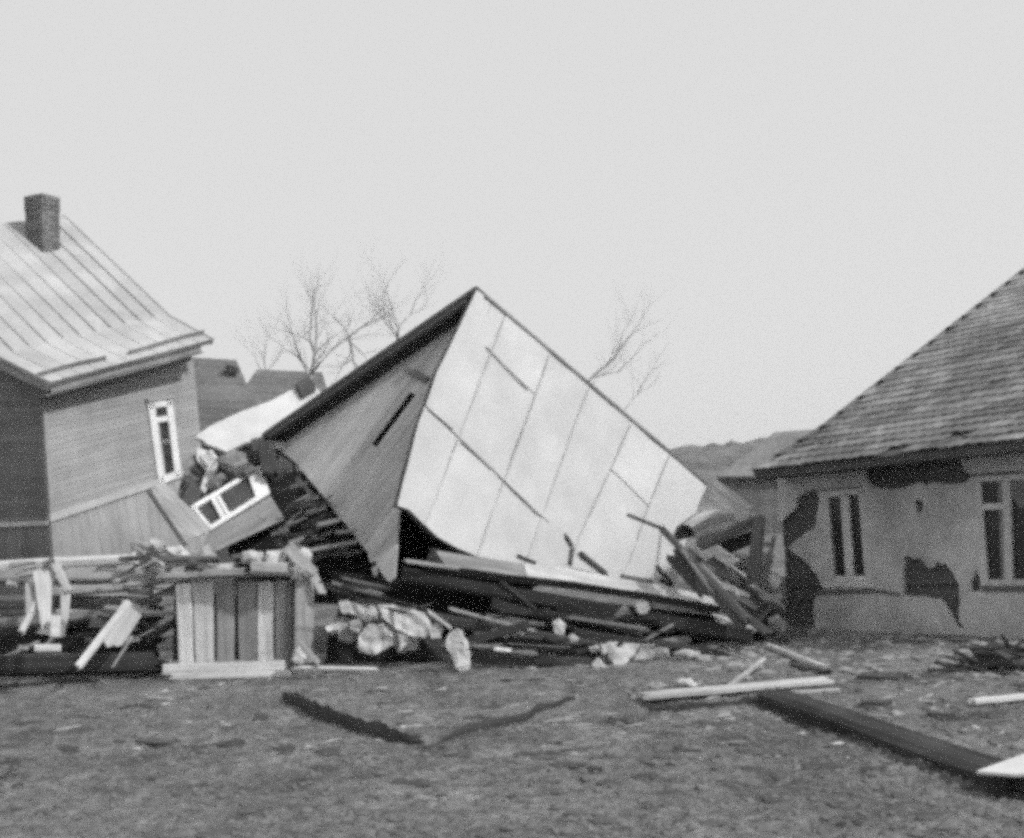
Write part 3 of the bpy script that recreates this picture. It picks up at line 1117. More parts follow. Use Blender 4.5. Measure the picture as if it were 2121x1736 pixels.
for y0, y1, slit in seq:
    pl = clip(clip(list(gpoly), 0, -1, -(y0 + 0.003)), 0, 1, y1 - 0.003)
    if len(pl) < 3 or area2(pl) < 0.004:
        continue
    pieces = [pl]
    if slit:
        pieces = [clip(list(pl), 1, 0, xa), clip(list(pl), -1, 0, -xb)]
    for q in pieces:
        if len(q) >= 3 and area2(q) > 0.003:
            extr('gable_board', gax, q, -0.03, rn.uniform(0.0, 0.008), W_GAB, wr)
extr('gable_backing', gax, [g_top + Vector((0.3, 0)), g_left + Vector((-0.1, 0.1)), gax.pix(700, 1066), gax.pix(800, 1180), gax.pix(838, 1000)], -0.09, -0.06, M_DARK, wr)
# short dark board drawn in for the roof band's shadow under the peak
plank('peak_shadow_board', gax.w(*gax.pix(845, 768), 0.05), gax.w(*gax.pix(888, 790), 0.05), 0.10, 0.05, wood(0.16), wr, face=gax.n, seed=2)
# eave of the fallen slope: fascia planks, joist ends, dark hollow below
e0, e1, e2, e3 = P(828, 1164, 18.6), P(1092, 1180, 18.2), P(1445, 1252, 17.6), P(1566, 1309, 17.3)
fe = frame3(P(828, 1180, 18.6), P(1560, 1305, 17.4), P(1100, 1210, 18.5))
hn = Vector((0.05, -0.75, 0.66)).normalized()
ef = Frame(P(1090, 1190, 18.25), e2 - e0, hn)
pixextr('eave_plank', ef, [(1086, 1168), (1180, 1178), (1295, 1200), (1400, 1218), (1484, 1240), (1470, 1262), (1390, 1248), (1280, 1228), (1130, 1206), (1094, 1204)], -0.05, 0.0, wood(0.58), wr)
pixextr('eave_plank', ef, [(1420, 1240), (1486, 1252), (1530, 1280), (1568, 1306), (1552, 1311), (1500, 1284), (1440, 1262), (1395, 1249)], -0.04, 0.012, wood(0.5), wr)
pixextr('eave_plank', ef, [(903, 1140), (960, 1148), (1040, 1160), (1090, 1168), (1096, 1200), (1060, 1196), (990, 1182), (925, 1172), (915, 1160)], -0.07, -0.01, wood(0.24), wr)
plank('eave_batten', P(833, 1161, 18.3), P(962, 1179, 18.2), 0.055, 0.04, wood(0.5), wr, seed=5, split=0.1)
# ceiling slab that keeps the light out, and timbers inside coloured near-black as shade
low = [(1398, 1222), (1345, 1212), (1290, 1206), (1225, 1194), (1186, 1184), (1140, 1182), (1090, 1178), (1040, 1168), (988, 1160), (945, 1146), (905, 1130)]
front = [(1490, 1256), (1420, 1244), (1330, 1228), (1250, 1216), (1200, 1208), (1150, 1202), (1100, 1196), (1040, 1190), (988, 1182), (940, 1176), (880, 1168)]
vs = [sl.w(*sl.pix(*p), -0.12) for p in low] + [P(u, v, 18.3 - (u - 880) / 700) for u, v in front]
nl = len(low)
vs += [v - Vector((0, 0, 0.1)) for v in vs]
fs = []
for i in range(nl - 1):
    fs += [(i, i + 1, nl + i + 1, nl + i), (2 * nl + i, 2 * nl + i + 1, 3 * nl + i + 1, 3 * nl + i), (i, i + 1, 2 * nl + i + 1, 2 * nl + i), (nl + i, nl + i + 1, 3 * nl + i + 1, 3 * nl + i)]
mesh_obj('light_blocking_deck', vs, fs, Matrix.Identity(4), M_DARK, wr)
pixextr('hollow_shade_panel', Frame(P(880, 1120, 20.6), Vector((1, 0.1, 0)), Vector((0, -1, 0.1))), [(790, 1060), (850, 1030), (900, 1060), (1010, 1140), (1010, 1230), (780, 1220)], -0.1, 0, M_DARK, wr)  # black panel added for the shade inside the broken roof corner
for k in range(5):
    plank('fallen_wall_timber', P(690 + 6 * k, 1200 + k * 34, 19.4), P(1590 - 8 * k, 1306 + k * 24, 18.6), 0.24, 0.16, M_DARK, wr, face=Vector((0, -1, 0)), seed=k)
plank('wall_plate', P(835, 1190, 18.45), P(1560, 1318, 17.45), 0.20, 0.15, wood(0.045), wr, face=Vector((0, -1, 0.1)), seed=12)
for (u, v, r) in ((1331, 1258, 0.10), (1493, 1297, 0.083)):
    p = P(u, v, 17.55)
    log('joist_end', p, p + Vector((0.12, 0.9, -0.06)), r, r, wood(0.5), wr, seed=u, sides=14)
# ------------------------------------------------------------------ wall section with window, broken off to the left
tw = thing('broken_house_end', P(450, 1180, 20.4), 'broken off house end tilted up with white double window and torn pale roof sheet', 'wreckage')
DT = 20.6
tf = frame3(P(396, 1051, DT), P(538, 967, DT + 0.7), P(435, 1099, DT - 0.15))
wnd = pixextr('window', tf, [(400, 1052), (536, 970), (554, 1022), (438, 1094)], -0.06, -0.02, mat('dim_glass', 0.06, 'plaster', rough=0.4, var=0.6), tw)
for nm, q, h in (('frame_rail', [(395, 1051), (538, 966), (540, 974), (398, 1059)], 0.04), ('frame_rail', [(434, 1092), (555, 1016), (559, 1025), (437, 1101)], 0.05),
                 ('frame_stile', [(512, 982), (539, 966), (558, 1022), (532, 1038)], 0.045), ('frame_stile', [(395, 1051), (401, 1047), (441, 1095), (436, 1100)], 0.04),
                 ('mullion', [(434, 1031), (442, 1026), (470, 1076), (461, 1081)], 0.045), ('sash_rail', [(466, 1072), (530, 1032), (532, 1036), (468, 1077)], 0.02),
                 ('sash_stile', [(446, 1026), (452, 1022), (476, 1064), (470, 1068)], 0.02)):
    pixextr(nm, tf, q, -0.02, h, M_WHITE, wnd)
# boards below the window, running with it
for i in range(5):
    a, b = i / 5, (i + 1) / 5
    q = [l2((436, 1103), (392, 1168), a), l2((560, 1027), (590, 1075), a), l2((560, 1027), (590, 1075), b), l2((436, 1103), (392, 1168), b)]
    pixextr('wall_board', tf, q, -0.05, 0.004 * (i % 2), wood(0.22), tw)
# pale flap to the left
lf = frame3(P(312, 1012, 20.0), P(400, 1060, 20.3), P(384, 1128, 19.9))
for i in range(4):
    a, b = i / 4, (i + 1) / 4
    q = [l2((313, 1014), (338, 998), a), l2((380, 1124), (440, 1098), a), l2((380, 1124), (440, 1098), b), l2((313, 1014), (338, 998), b)]
    pixextr('flap_board', lf, q, -0.03, 0.004 * (i % 2), wood(0.34), tw)
plank('flap_edge', P(308, 1018, 19.9), P(384, 1130, 19.8), 0.07, 0.06, wood(0.12), tw, seed=3)
# dark torn interior and remaining plaster
pixextr('inner_wall', tf, [(394, 928), (420, 918), (470, 936), (542, 902), (565, 960), (540, 975), (398, 1056), (362, 1042), (372, 990)], -0.35, -0.25, wood(0.085), tw)
for i, (q, t_) in enumerate((([(408, 915), (440, 925), (452, 950), (440, 985), (424, 1010), (416, 1000), (428, 960), (408, 940)], 0.55), ([(380, 945), (396, 930), (404, 948), (386, 985)], 0.22),
                             ([(455, 945), (500, 925), (512, 950), (470, 965)], 0.24), ([(470, 965), (520, 950), (530, 968), (480, 995)], 0.13), ([(398, 985), (420, 1012), (404, 1048), (372, 1036)], 0.07),
                             ([(520, 905), (546, 900), (556, 950), (528, 955)], 0.06))):
    pixextr('torn_lining', tf, q, -0.24, -0.16 + 0.02 * i, mat('torn_plaster', t_, 'plaster', var=0.4), tw)
for i, (q, t_) in enumerate((([(452, 946), (482, 930), (508, 938), (512, 960), (480, 978), (458, 968)], 0.3), ([(486, 978), (520, 962), (536, 972), (510, 992), (488, 996)], 0.14), ([(410, 946), (436, 930), (450, 948), (436, 972), (416, 968)], 0.5),
                             ([(376, 990), (396, 972), (412, 990), (404, 1020), (380, 1022)], 0.12), ([(430, 996), (458, 976), (470, 990), (450, 1014), (432, 1014)], 0.2))):
    chunk('hanging_lump', q, 21.05, 0.2, mat('torn_plaster', t_, 'plaster', var=0.5), tw, seed=i + 200)
# pale roof sheet behind, with ragged lower edge
wf = frame3(P(405, 905, 21.6), P(640, 790, 23.2), P(545, 912, 21.9))
pixextr('torn_roof_sheet', wf, [(404, 906), (412, 898), (438, 881), (500, 852), (562, 830), (606, 806), (642, 788), (690, 840), (600, 930), (548, 925), (530, 912), (505, 918), (470, 936), (452, 928), (430, 920), (418, 910)], -0.06, 0, mat('torn_white_sheet', 0.6, 'metal', var=0.14), tw)
cp = frame3(P(612, 806, 23.0), P(634, 790, 23.2), P(625, 830, 22.9))
pixextr('chimney_stub', cp, [(610, 806), (634, 790), (648, 806), (650, 818), (622, 834)], -0.35, 0.15, wood(0.06), tw)

# dark debris between the broken end and the gable: individual laths
rn = random.Random(17)
laths = [((598, 1010), (640, 1000)), ((628, 1036), (662, 1028)), ((632, 1064), (680, 1050)), ((652, 1088), (708, 1076)), ((690, 1104), (742, 1098)), ((560, 1108), (600, 1096)), ((590, 1128), (636, 1112)),
         ((640, 1140), (760, 1118)), ((586, 1062), (628, 1040)), ((610, 985), (650, 1030)), ((566, 1000), (600, 968))]
names = ['uppermost lath', 'second lath from the top', 'third lath from the top', 'fourth lath from the top', 'lath at the gable foot', 'short lath left of the gap', 'pale lath above the plank crib', 'long lath at the bottom of the gap',
         'darker lath crossing the gap', 'lath leaning along the gable edge', 'dark lath behind the window frame']
for i, ((a, b), nm) in enumerate(zip(laths, names)):
    o = plank('broken_lath', P(a[0], a[1], 19.6 + 0.1 * (i % 3)), P(b[0], b[1], 19.4 + 0.1 * (i % 4)), 0.06, 0.03, wood(0.3 if i not in (8, 9, 10) else 0.1), seed=i, split=0.08)
    tag(o, nm + ' in the dark gap between window and gable', 'lath', 'laths in the dark gap beside the gable')
o = extr('gap_shade_panel', Frame(P(620, 1120, 21.0), Vector((1, 0.1, -0.1)), Vector((0.1, -1, 0.25))), [(-0.9, -1.0), (1.35, -1.0), (1.0, 0.2), (0.1, 1.2), (-0.55, 1.05), (-1.2, 0.1)], -0.1, 0.0, M_DARK)  # black sheet put in for the interior shade behind the laths
tag(o, 'black sheet for the shade in the gap below the gable', 'wreckage')

# ------------------------------------------------------------------ single planks, beams and lumps
def DP(name, label, cat, a, da, b, db, w, t, tone, seed=1, split=0.05, bow=0.0, face=None, w2=None, group=None):
    o = plank(name, P(a[0], a[1], da), P(b[0], b[1], db), w, t, wood(tone), seed=seed, split=split, bow=bow, face=face, w2=w2)
    return tag(o, label, cat, group)


def DC(name, label, cat, pix, d, depth, tone, seed=1, group=None, lean=0.0):
    o = chunk(name, pix, d, depth, mat('broken_plaster_lump', tone, 'stone', rough=0.95, var=0.3, bump=0.6), seed=seed, lean=lean)
    return tag(o, label, cat, group)


UPZ = Vector((0, -0.4, 1))
FR = Vector((0, -1, 0.15))
# timber stack at the left edge; its lower shade is in the near-black timbers
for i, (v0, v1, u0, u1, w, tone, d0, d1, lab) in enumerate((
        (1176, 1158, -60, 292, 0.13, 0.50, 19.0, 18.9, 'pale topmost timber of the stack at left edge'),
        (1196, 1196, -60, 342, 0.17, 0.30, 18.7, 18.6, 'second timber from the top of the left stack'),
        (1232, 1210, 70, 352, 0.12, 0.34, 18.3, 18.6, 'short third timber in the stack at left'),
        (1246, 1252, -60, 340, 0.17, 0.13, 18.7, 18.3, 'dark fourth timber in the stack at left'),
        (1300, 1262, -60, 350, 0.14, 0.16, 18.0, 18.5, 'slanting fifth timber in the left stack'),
        (1290, 1296, -60, 350, 0.25, 0.05, 18.6, 18.6, 'shadow black sixth timber behind the leaning batten'),
        (1334, 1330, -60, 352, 0.28, 0.035, 18.3, 18.3, 'shadow black timber just above the lowest in the left stack'),
        (1380, 1372, -60, 352, 0.26, 0.04, 17.9, 17.8, 'shadow black lowest timber lying on the soil at left'))):
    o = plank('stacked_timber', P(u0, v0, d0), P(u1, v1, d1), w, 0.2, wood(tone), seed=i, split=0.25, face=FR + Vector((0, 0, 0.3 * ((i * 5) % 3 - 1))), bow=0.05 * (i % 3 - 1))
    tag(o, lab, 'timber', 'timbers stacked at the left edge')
# tepee of pale broken planks
DP('broken_plank', 'thin pale plank leaning to the left in the little tepee', 'plank', (124, 1163), 17.7, (38, 1318), 17.2, 0.09, 0.04, 0.58, 1, 0.12)
DP('broken_plank', 'wide pale plank tapering to a point, middle of the tepee', 'plank', (88, 1178), 17.6, (96, 1314), 17.2, 0.26, 0.05, 0.55, 2, 0.12, w2=0.1)
DP('broken_plank', 'pale plank bent down on the right of the tepee', 'plank', (112, 1164), 17.6, (144, 1228), 17.4, 0.10, 0.04, 0.55, 3, 0.06)
DP('broken_plank', 'splintered pale plank at the right foot of the tepee', 'plank', (136, 1215), 17.5, (134, 1300), 17.2, 0.15, 0.04, 0.45, 4, 0.14, w2=0.07)
DP('broken_plank', 'short pale stub at the left shoulder of the tepee', 'plank', (62, 1200), 17.6, (64, 1282), 17.3, 0.12, 0.04, 0.42, 5, 0.12)
DP('wood_block', 'small pale wooden block at the foot of the tepee', 'block', (116, 1276), 17.2, (114, 1320), 17.1, 0.13, 0.08, 0.6, 6, 0.0)
DP('broken_plank', 'short white plank lying on dark soil below the tepee', 'plank', (72, 1342), 16.9, (126, 1342), 16.9, 0.09, 0.05, 0.66, 7, 0.01)
DP('broken_plank', 'tiny pale plank end beside the short white plank', 'plank', (38, 1341), 17.0, (60, 1343), 17.0, 0.06, 0.05, 0.35, 8, 0.02)
# board leaning to the left of the crib
DP('leaning_board', 'wide splintered board leaning left of the upright plank crib', 'board', (286, 1240), 17.8, (225, 1345), 17.2, 0.33, 0.04, 0.42, 9, 0.16, w2=0.24)
DP('leaning_board', 'long thin pale batten sloping down left to the ground', 'batten', (268, 1246), 17.7, (158, 1386), 16.7, 0.10, 0.05, 0.46, 10, 0.05)
DP('leaning_board', 'thin stick leaning beside the wide splintered board', 'stick', (274, 1318), 17.4, (232, 1384), 16.8, 0.03, 0.03, 0.25, 11, 0.02)
DP('leaning_board', 'grey board sloping up from the wide board to the crib top', 'board', (262, 1232), 18.2, (330, 1150), 18.3, 0.20, 0.05, 0.34, 12, 0.14)
for i, (pix, tone, lab) in enumerate((
        ([(262, 1152), (282, 1140), (300, 1150), (296, 1172), (270, 1176)], 0.4, 'rounded plaster lump at the left end of the heap'),
        ([(292, 1128), (312, 1112), (334, 1122), (336, 1146), (302, 1150)], 0.34, 'grey lump under the pale flap of the wreck'),
        ([(306, 1160), (336, 1150), (360, 1168), (350, 1192), (314, 1190)], 0.42, 'jagged lump at the left of the crib top'),
        ([(340, 1136), (372, 1130), (392, 1150), (384, 1166), (350, 1164)], 0.46, 'pale lump above the left crib planks'),
        ([(396, 1146), (430, 1128), (452, 1150), (440, 1168), (404, 1170)], 0.3, 'grey lump in the middle behind the crib'),
        ([(330, 1196), (352, 1188), (392, 1190), (396, 1200), (340, 1204)], 0.5, 'flat pale lump on the left crib rail'))):
    DC('plaster_lump', lab, 'rubble', pix, 18.3 - 0.05 * i, 0.3, tone, i)
# upright plank crib
cr = thing('plank_crib', G(500, 1400), 'waist high crib of seven upright planks with rubble on its rail', 'crib')
CD = 17.55
for i, (a, b, tp, tone, ab, bb) in enumerate(((364, 397, 1206, 0.66, 371, 402), (400, 443, 1204, 0.70, 405, 445), (448, 486, 1204, 0.30, 450, 486), (492, 531, 1202, 0.26, 494, 533), (534, 567, 1202, 0.64, 534, 568),
                                              (571, 592, 1200, 0.38, 571, 590), (593, 606, 1200, 0.18, 590, 606))):
    p1 = P((a + b) / 2, tp, CD + 0.05)
    p2 = P((ab + bb) / 2, 1378, CD - 0.05)
    plank('upright_plank', p1, p2, (b - a) * CD / FPX, 0.05, wood(tone), cr, face=Vector((0.16 * (i % 3 - 1), -1, 0)), seed=i, split=0.03, w2=(bb - ab) * CD / FPX * 0.94)
plank('upright_plank', P(630, 1196, CD - 0.1), P(628, 1372, CD - 0.15), 0.25, 0.06, wood(0.34), cr, face=Vector((0.35, -1, 0)), seed=22, bow=0.05)
plank('base_plank', P(334, 1389, CD - 0.25), P(596, 1380, CD - 0.3), 0.15, 0.10, wood(0.5), cr, face=Vector((0, -1, 0.5)), seed=31, split=0.05)
plank('base_plank', P(350, 1404, CD - 0.42), P(612, 1396, CD - 0.42), 0.09, 0.08, wood(0.42), cr, face=Vector((0, -1, 0.5)), seed=32, split=0.08)
plank('rail_plank', P(420, 1190, CD - 0.05), P(520, 1186, CD - 0.1), 0.11, 0.30, wood(0.3), cr, face=FR, seed=33, split=0.1)
plank('rail_plank', P(520, 1178, CD - 0.15), P(606, 1180, CD - 0.15), 0.17, 0.34, wood(0.44), cr, face=FR, seed=34, split=0.06)
plank('rail_plank', P(330, 1196, CD + 0.05), P(432, 1192, CD), 0.09, 0.32, wood(0.4), cr, face=FR, seed=35, split=0.1)
plank('inner_plank', P(360, 1300, CD + 0.35), P(640, 1296, CD + 0.35), 0.9, 0.05, wood(0.05), cr, face=FR, seed=36)
DP('curved_plank', 'bent plank hanging over the right end of the crib rail', 'plank', (592, 1128), 17.5, (652, 1192), 17.3, 0.17, 0.05, 0.4, 41, 0.05, bow=0.14)
DP('curved_plank', 'narrow bent plank end sticking out right of the crib', 'plank', (640, 1168), 17.4, (672, 1238), 17.3, 0.10, 0.04, 0.44, 42, 0.1)
for i, (pix, tone, lab) in enumerate((
        ([(500, 1146), (520, 1140), (546, 1144), (546, 1168), (504, 1168)], 0.5, 'left one of three pale blocks above the crib rail'),
        ([(548, 1142), (588, 1140), (592, 1170), (550, 1170)], 0.52, 'middle one of three pale blocks above the crib rail'),
        ([(594, 1142), (630, 1128), (646, 1150), (640, 1172), (596, 1172)], 0.48, 'right one of three pale blocks above the crib rail'),
        ([(428, 1192), (452, 1168), (486, 1166), (490, 1186), (470, 1194)], 0.42, 'wedge shaped pale lump on the crib rail'),
        ([(594, 1184), (606, 1160), (634, 1166), (640, 1196), (606, 1202)], 0.5, 'pale lump at the right end of the crib rail'))):
    DC('pale_block', lab, 'rubble', pix, 17.5, 0.3, tone, i + 20)
DC('plaster_lump', 'triangular pale lump at the right foot of the crib', 'rubble', [(604, 1368), (606, 1346), (616, 1338), (640, 1366), (628, 1376)], 16.9, 0.2, 0.56, 30)
DP('broken_plank', 'grey prop leaning against the right foot of the crib', 'plank', (618, 1328), 17.2, (664, 1378), 16.8, 0.07, 0.05, 0.36, 44, 0.05)
DP('broken_plank', 'thin pale plank on the ground right of the crib', 'plank', (600, 1384), 16.9, (788, 1387), 16.8, 0.07, 0.05, 0.46, 45, 0.1, face=UPZ)
# heap of lumps under the roof
heap = (
    ([(780, 1253), (812, 1252), (841, 1260), (880, 1270), (900, 1296), (888, 1318), (858, 1321), (821, 1302), (792, 1280)], 17.4, 0.30, 0.55, 'large pale plaster slab on top of the heap under the roof'),
    ([(702, 1243), (736, 1248), (778, 1254), (780, 1280), (758, 1288), (729, 1272), (704, 1270)], 17.6, 0.3, 0.48, 'ragged pale lump at the upper left of the heap'),
    ([(763, 1294), (792, 1293), (818, 1320), (814, 1338), (778, 1356), (743, 1350), (740, 1322), (750, 1306)], 17.2, 0.3, 0.44, 'big cracked lump at the foot of the heap'),
    ([(822, 1309), (841, 1314), (852, 1331), (831, 1350)], 17.2, 0.18, 0.46, 'narrow lump right of the big cracked lump'),
    ([(790, 1290), (830, 1302), (872, 1322), (866, 1346), (826, 1352), (806, 1330)], 17.5, 0.3, 0.4, 'crumpled grey slab under the large pale slab'),
    ([(690, 1274), (724, 1276), (744, 1300), (730, 1330), (700, 1322)], 17.6, 0.25, 0.3, 'grey broken slab at the left of the heap'),
    ([(674, 1299), (697, 1289), (700, 1302), (682, 1310)], 17.3, 0.12, 0.5, 'small pale lump alone in the dark beside the crib'),
    ([(728, 1282), (748, 1280), (756, 1296), (742, 1310), (724, 1300)], 17.45, 0.2, 0.3, 'grey lump in the middle of the heap'),
    ([(884, 1300), (902, 1290), (918, 1302), (912, 1324), (892, 1326)], 17.4, 0.2, 0.42, 'lump between the big slab and the upright slab'))
for i, (pix, d, dp, tone, lab) in enumerate(heap):
    tag(slab('plaster_lump', pix, d, 0.10, mat('broken_plaster_lump', tone, 'stone', rough=0.95, var=0.3, bump=0.6), seed=i + 50), lab, 'rubble')
DC('upright_slab', 'oval pale slab standing on end before the wreck', 'slab', [(922, 1328), (930, 1310), (944, 1302), (958, 1307), (968, 1332), (974, 1362), (973, 1384), (960, 1396), (944, 1386), (932, 1358)], 16.5, 0.12, 0.55, 61)
DP('broken_plank', 'short pale stick above the upright slab', 'stick', (884, 1264), 17.2, (938, 1304), 16.9, 0.05, 0.04, 0.48, 62, 0.06)
DP('long_beam', 'thin long beam end sticking out left above the heap', 'beam', (684, 1208), 18.0, (800, 1234), 17.8, 0.07, 0.06, 0.26, 63, 0.1)
DP('long_beam', 'second thin beam just above the first over the heap', 'beam', (700, 1196), 18.2, (812, 1220), 18.0, 0.045, 0.05, 0.2, 64, 0.1)
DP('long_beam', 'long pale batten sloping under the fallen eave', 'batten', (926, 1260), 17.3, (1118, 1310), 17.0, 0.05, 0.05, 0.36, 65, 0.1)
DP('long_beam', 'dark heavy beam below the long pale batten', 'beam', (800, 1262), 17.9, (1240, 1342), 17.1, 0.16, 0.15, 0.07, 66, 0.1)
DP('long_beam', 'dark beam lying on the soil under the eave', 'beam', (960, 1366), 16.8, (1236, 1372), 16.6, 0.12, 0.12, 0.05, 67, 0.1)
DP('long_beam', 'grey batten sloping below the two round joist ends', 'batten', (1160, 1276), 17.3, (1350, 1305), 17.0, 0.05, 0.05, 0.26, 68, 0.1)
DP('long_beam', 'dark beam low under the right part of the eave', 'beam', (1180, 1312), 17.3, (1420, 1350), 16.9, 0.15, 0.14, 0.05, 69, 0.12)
DC('pale_block', 'grey rectangular block under the long pale batten', 'rubble', [(1016, 1304), (1050, 1302), (1094, 1312), (1086, 1327), (1018, 1320)], 16.9, 0.2, 0.4, 70)
DP('broken_plank', 'grey plank lying flat right of the upright slab', 'plank', (976, 1340), 16.7, (1118, 1354), 16.6, 0.06, 0.05, 0.28, 71, 0.06)
DP('broken_plank', 'small white plank end on the flat grey plank', 'plank', (1022, 1344), 16.6, (1060, 1348), 16.6, 0.05, 0.05, 0.62, 72, 0.02)
for i, (pix, d, dp, tone, lab) in enumerate((
        ([(1142, 1288), (1158, 1280), (1172, 1294), (1166, 1316), (1150, 1312)], 17.0, 0.16, 0.52, 'pale oval lump under the middle of the eave'),
        ([(1172, 1318), (1190, 1312), (1200, 1324), (1186, 1336)], 16.9, 0.14, 0.42, 'small lump below the pale oval lump'),
        ([(1218, 1342), (1238, 1336), (1246, 1350), (1226, 1354)], 16.7, 0.12, 0.44, 'small pale lump left of the triangular slab'),
        ([(1222, 1372), (1240, 1362), (1256, 1380), (1240, 1394), (1226, 1390)], 16.2, 0.14, 0.46, 'lump on the soil before the triangular slab'),
        ([(1242, 1330), (1285, 1325), (1330, 1333), (1316, 1352), (1300, 1368), (1293, 1381), (1279, 1385), (1256, 1356)], 16.5, 0.10, 0.54, 'triangular pale slab pointing down into the soil'),
        ([(1329, 1333), (1386, 1338), (1391, 1368), (1312, 1366)], 16.7, 0.14, 0.46, 'square pale slab right of the triangular slab'),
        ([(1392, 1352), (1420, 1344), (1452, 1350), (1450, 1362), (1400, 1364)], 16.4, 0.14, 0.36, 'flat grey lump under the tip of the eave'))):
    o = (slab('plaster_lump', pix, d, 0.08, mat('broken_plaster_lump', tone, 'stone', rough=0.95, var=0.3, bump=0.6), seed=i + 80) if i in (4, 5) else
         chunk('plaster_lump', pix, d, dp, mat('broken_plaster_lump', tone, 'stone', rough=0.95, var=0.3, bump=0.6), seed=i + 80))
    tag(o, lab, 'rubble')
# splinters lying on the white slope


def on_sl(a, c=0.05):
    return sl.w(*sl.pix(*a), c)


for i, (a, b, w, lab) in enumerate((
        ((1166, 1106), (1184, 1136), 0.05, 'upper half of the forked splinter on the white slope'),
        ((1183, 1130), (1176, 1176), 0.07, 'lower half of the forked splinter on the white slope'),
        ((1192, 1142), (1256, 1192), 0.08, 'dark lens shaped splinter low on the white slope'),
        ((1276, 1196), (1350, 1207), 0.10, 'dark flat splinter along the broken edge of the slope'),
        ((1356, 1172), (1392, 1214), 0.05, 'dark splinter crossing the right broken edge'),
        ((1066, 1150), (1110, 1168), 0.03, 'faint short splinter at the lower left of the slope'))):
    o = plank('splinter', on_sl(a), on_sl(b), w, 0.04, wood(0.10), seed=i + 100, split=0.12, face=sl.n, w2=w * 0.8)
    tag(o, lab, 'splinter')
# tangle at the right end
DP('fallen_pole', 'thin dark pole lying across the lower right of the slope', 'pole', (1297, 1065), 18.4, (1374, 1096), 18.2, 0.055, 0.05, 0.12, 110, 0.05)
DP('fallen_pole', 'long dark pole sloping down right to the eave tip', 'pole', (1366, 1090), 18.2, (1556, 1292), 17.0, 0.10, 0.09, 0.09, 111, 0.1)
DP('dark_board', 'wide dark board standing on the right end of the eave', 'board', (1384, 1132), 18.0, (1476, 1232), 17.6, 0.30, 0.04, 0.075, 112, 0.2)
DP('dark_board', 'dark board right beneath the long pole', 'board', (1420, 1140), 18.1, (1548, 1300), 17.2, 0.24, 0.05, 0.10, 113, 0.15)
DP('dark_board', 'grey edge board between the dark boards', 'board', (1408, 1132), 17.8, (1482, 1236), 17.4, 0.05, 0.05, 0.3, 114, 0.1)
DP('broken_plank', 'short pale stick above the right eave end', 'stick', (1452, 1168), 17.8, (1508, 1226), 17.5, 0.045, 0.04, 0.4, 115, 0.05)
DP('broken_plank', 'pale stick close beside the eave tip', 'stick', (1500, 1238), 17.6, (1552, 1286), 17.2, 0.07, 0.04, 0.36, 116, 0.06)
DP('dark_board', 'short dark board wedged behind the eave tip', 'board', (1480, 1230), 17.5, (1600, 1318), 17.0, 0.12, 0.06, 0.10, 117, 0.1)
DP('bent_sheet', 'pale folded roof sheet hanging from the right corner of the slope', 'sheet', (1462, 1008), 21.8, (1552, 1076), 20.8, 0.40, 0.03, 0.42, 118, 0.15)
# half barrel of staves
rol = thing('stave_barrel', P(1465, 1120, 20.4), 'half barrel of bent grey staves lying right of the white slope', 'barrel')
bp1, bp2 = P(1420, 1116, 20.2), P(1506, 1088, 20.9)
bM = align(bp1, bp2, Vector((0, -0.3, 1)))
bL = (bp2 - bp1).length
for k in range(11):
    a0, a1 = math.radians(-25 + k * 21), math.radians(-25 + k * 21 + 20)
    vs, fs = [], []
    for i in range(7):
        t = i / 6
        r = 0.24 + 0.09 * math.sin(t * math.pi)
        for rr_ in (r, r - 0.03):
            for a_ in (a0, a1):
                vs.append(((t - 0.5) * bL, math.cos(a_) * rr_, math.sin(a_) * rr_))
    for i in range(6):
        b = i * 4
        fs += [(b, b + 1, b + 5, b + 4), (b + 2, b + 3, b + 7, b + 6), (b, b + 4, b + 6, b + 2), (b + 1, b + 5, b + 7, b + 3)]
    fs += [(0, 1, 3, 2), (24, 25, 27, 26)]
    mesh_obj('stave', vs, fs, bM, wood((0.34, 0.22, 0.4)[k % 3]), rol)
DP('fallen_pole', 'dark beam rising right from under the roofing roll', 'beam', (1446, 1134), 19.9, (1574, 1074), 19.6, 0.15, 0.12, 0.12, 121, 0.05)
DP('dark_board', 'black board below the rising dark beam', 'board', (1490, 1142), 20.0, (1568, 1108), 19.8, 0.20, 0.06, 0.05, 122, 0.08)
DP('dark_board', 'small black board stub under the roofing roll', 'board', (1472, 1150), 20.0, (1508, 1176), 19.9, 0.16, 0.06, 0.05, 123, 0.06)
po = DP('leaning_post', 'grey post leaning between the wreck and the plastered house', 'post', (1574, 1070), 19.4, (1550, 1290), 18.8, 0.17, 0.14, 0.11, 124, 0.03, w2=0.24)
DP('leaning_post', 'thin grey strut fixed along the leaning post', 'strut', (1604, 1110), 19.4, (1566, 1268), 19.0, 0.07, 0.06, 0.26, 125, 0.04)
for i, (pix, d, dp, tone, lab) in enumerate((
        ([(1588, 1192), (1604, 1186), (1618, 1196), (1614, 1226), (1590, 1226)], 19.2, 0.25, 0.5, 'pale block at the corner of the plastered house'),
        ([(1592, 1284), (1612, 1272), (1630, 1290), (1622, 1312), (1598, 1310)], 18.2, 0.2, 0.3, 'rounded grey lump below the corner of the plastered house'),
        ([(1500, 1196), (1530, 1186), (1552, 1200), (1544, 1222), (1508, 1220)], 19.8, 0.3, 0.36, 'grey rubble lump left of the leaning post'),
        ([(1504, 1150), (1532, 1140), (1556, 1152), (1552, 1180), (1510, 1184)], 20.3, 0.3, 0.42, 'pale rubble lump under the rising dark beam'),
        ([(1448, 1176), (1468, 1164), (1486, 1180), (1474, 1202), (1452, 1196)], 19.6, 0.2, 0.44, 'pale lump right of the dark boards'))):
    DC('plaster_lump', lab, 'rubble', pix, d, dp, tone, i + 130)
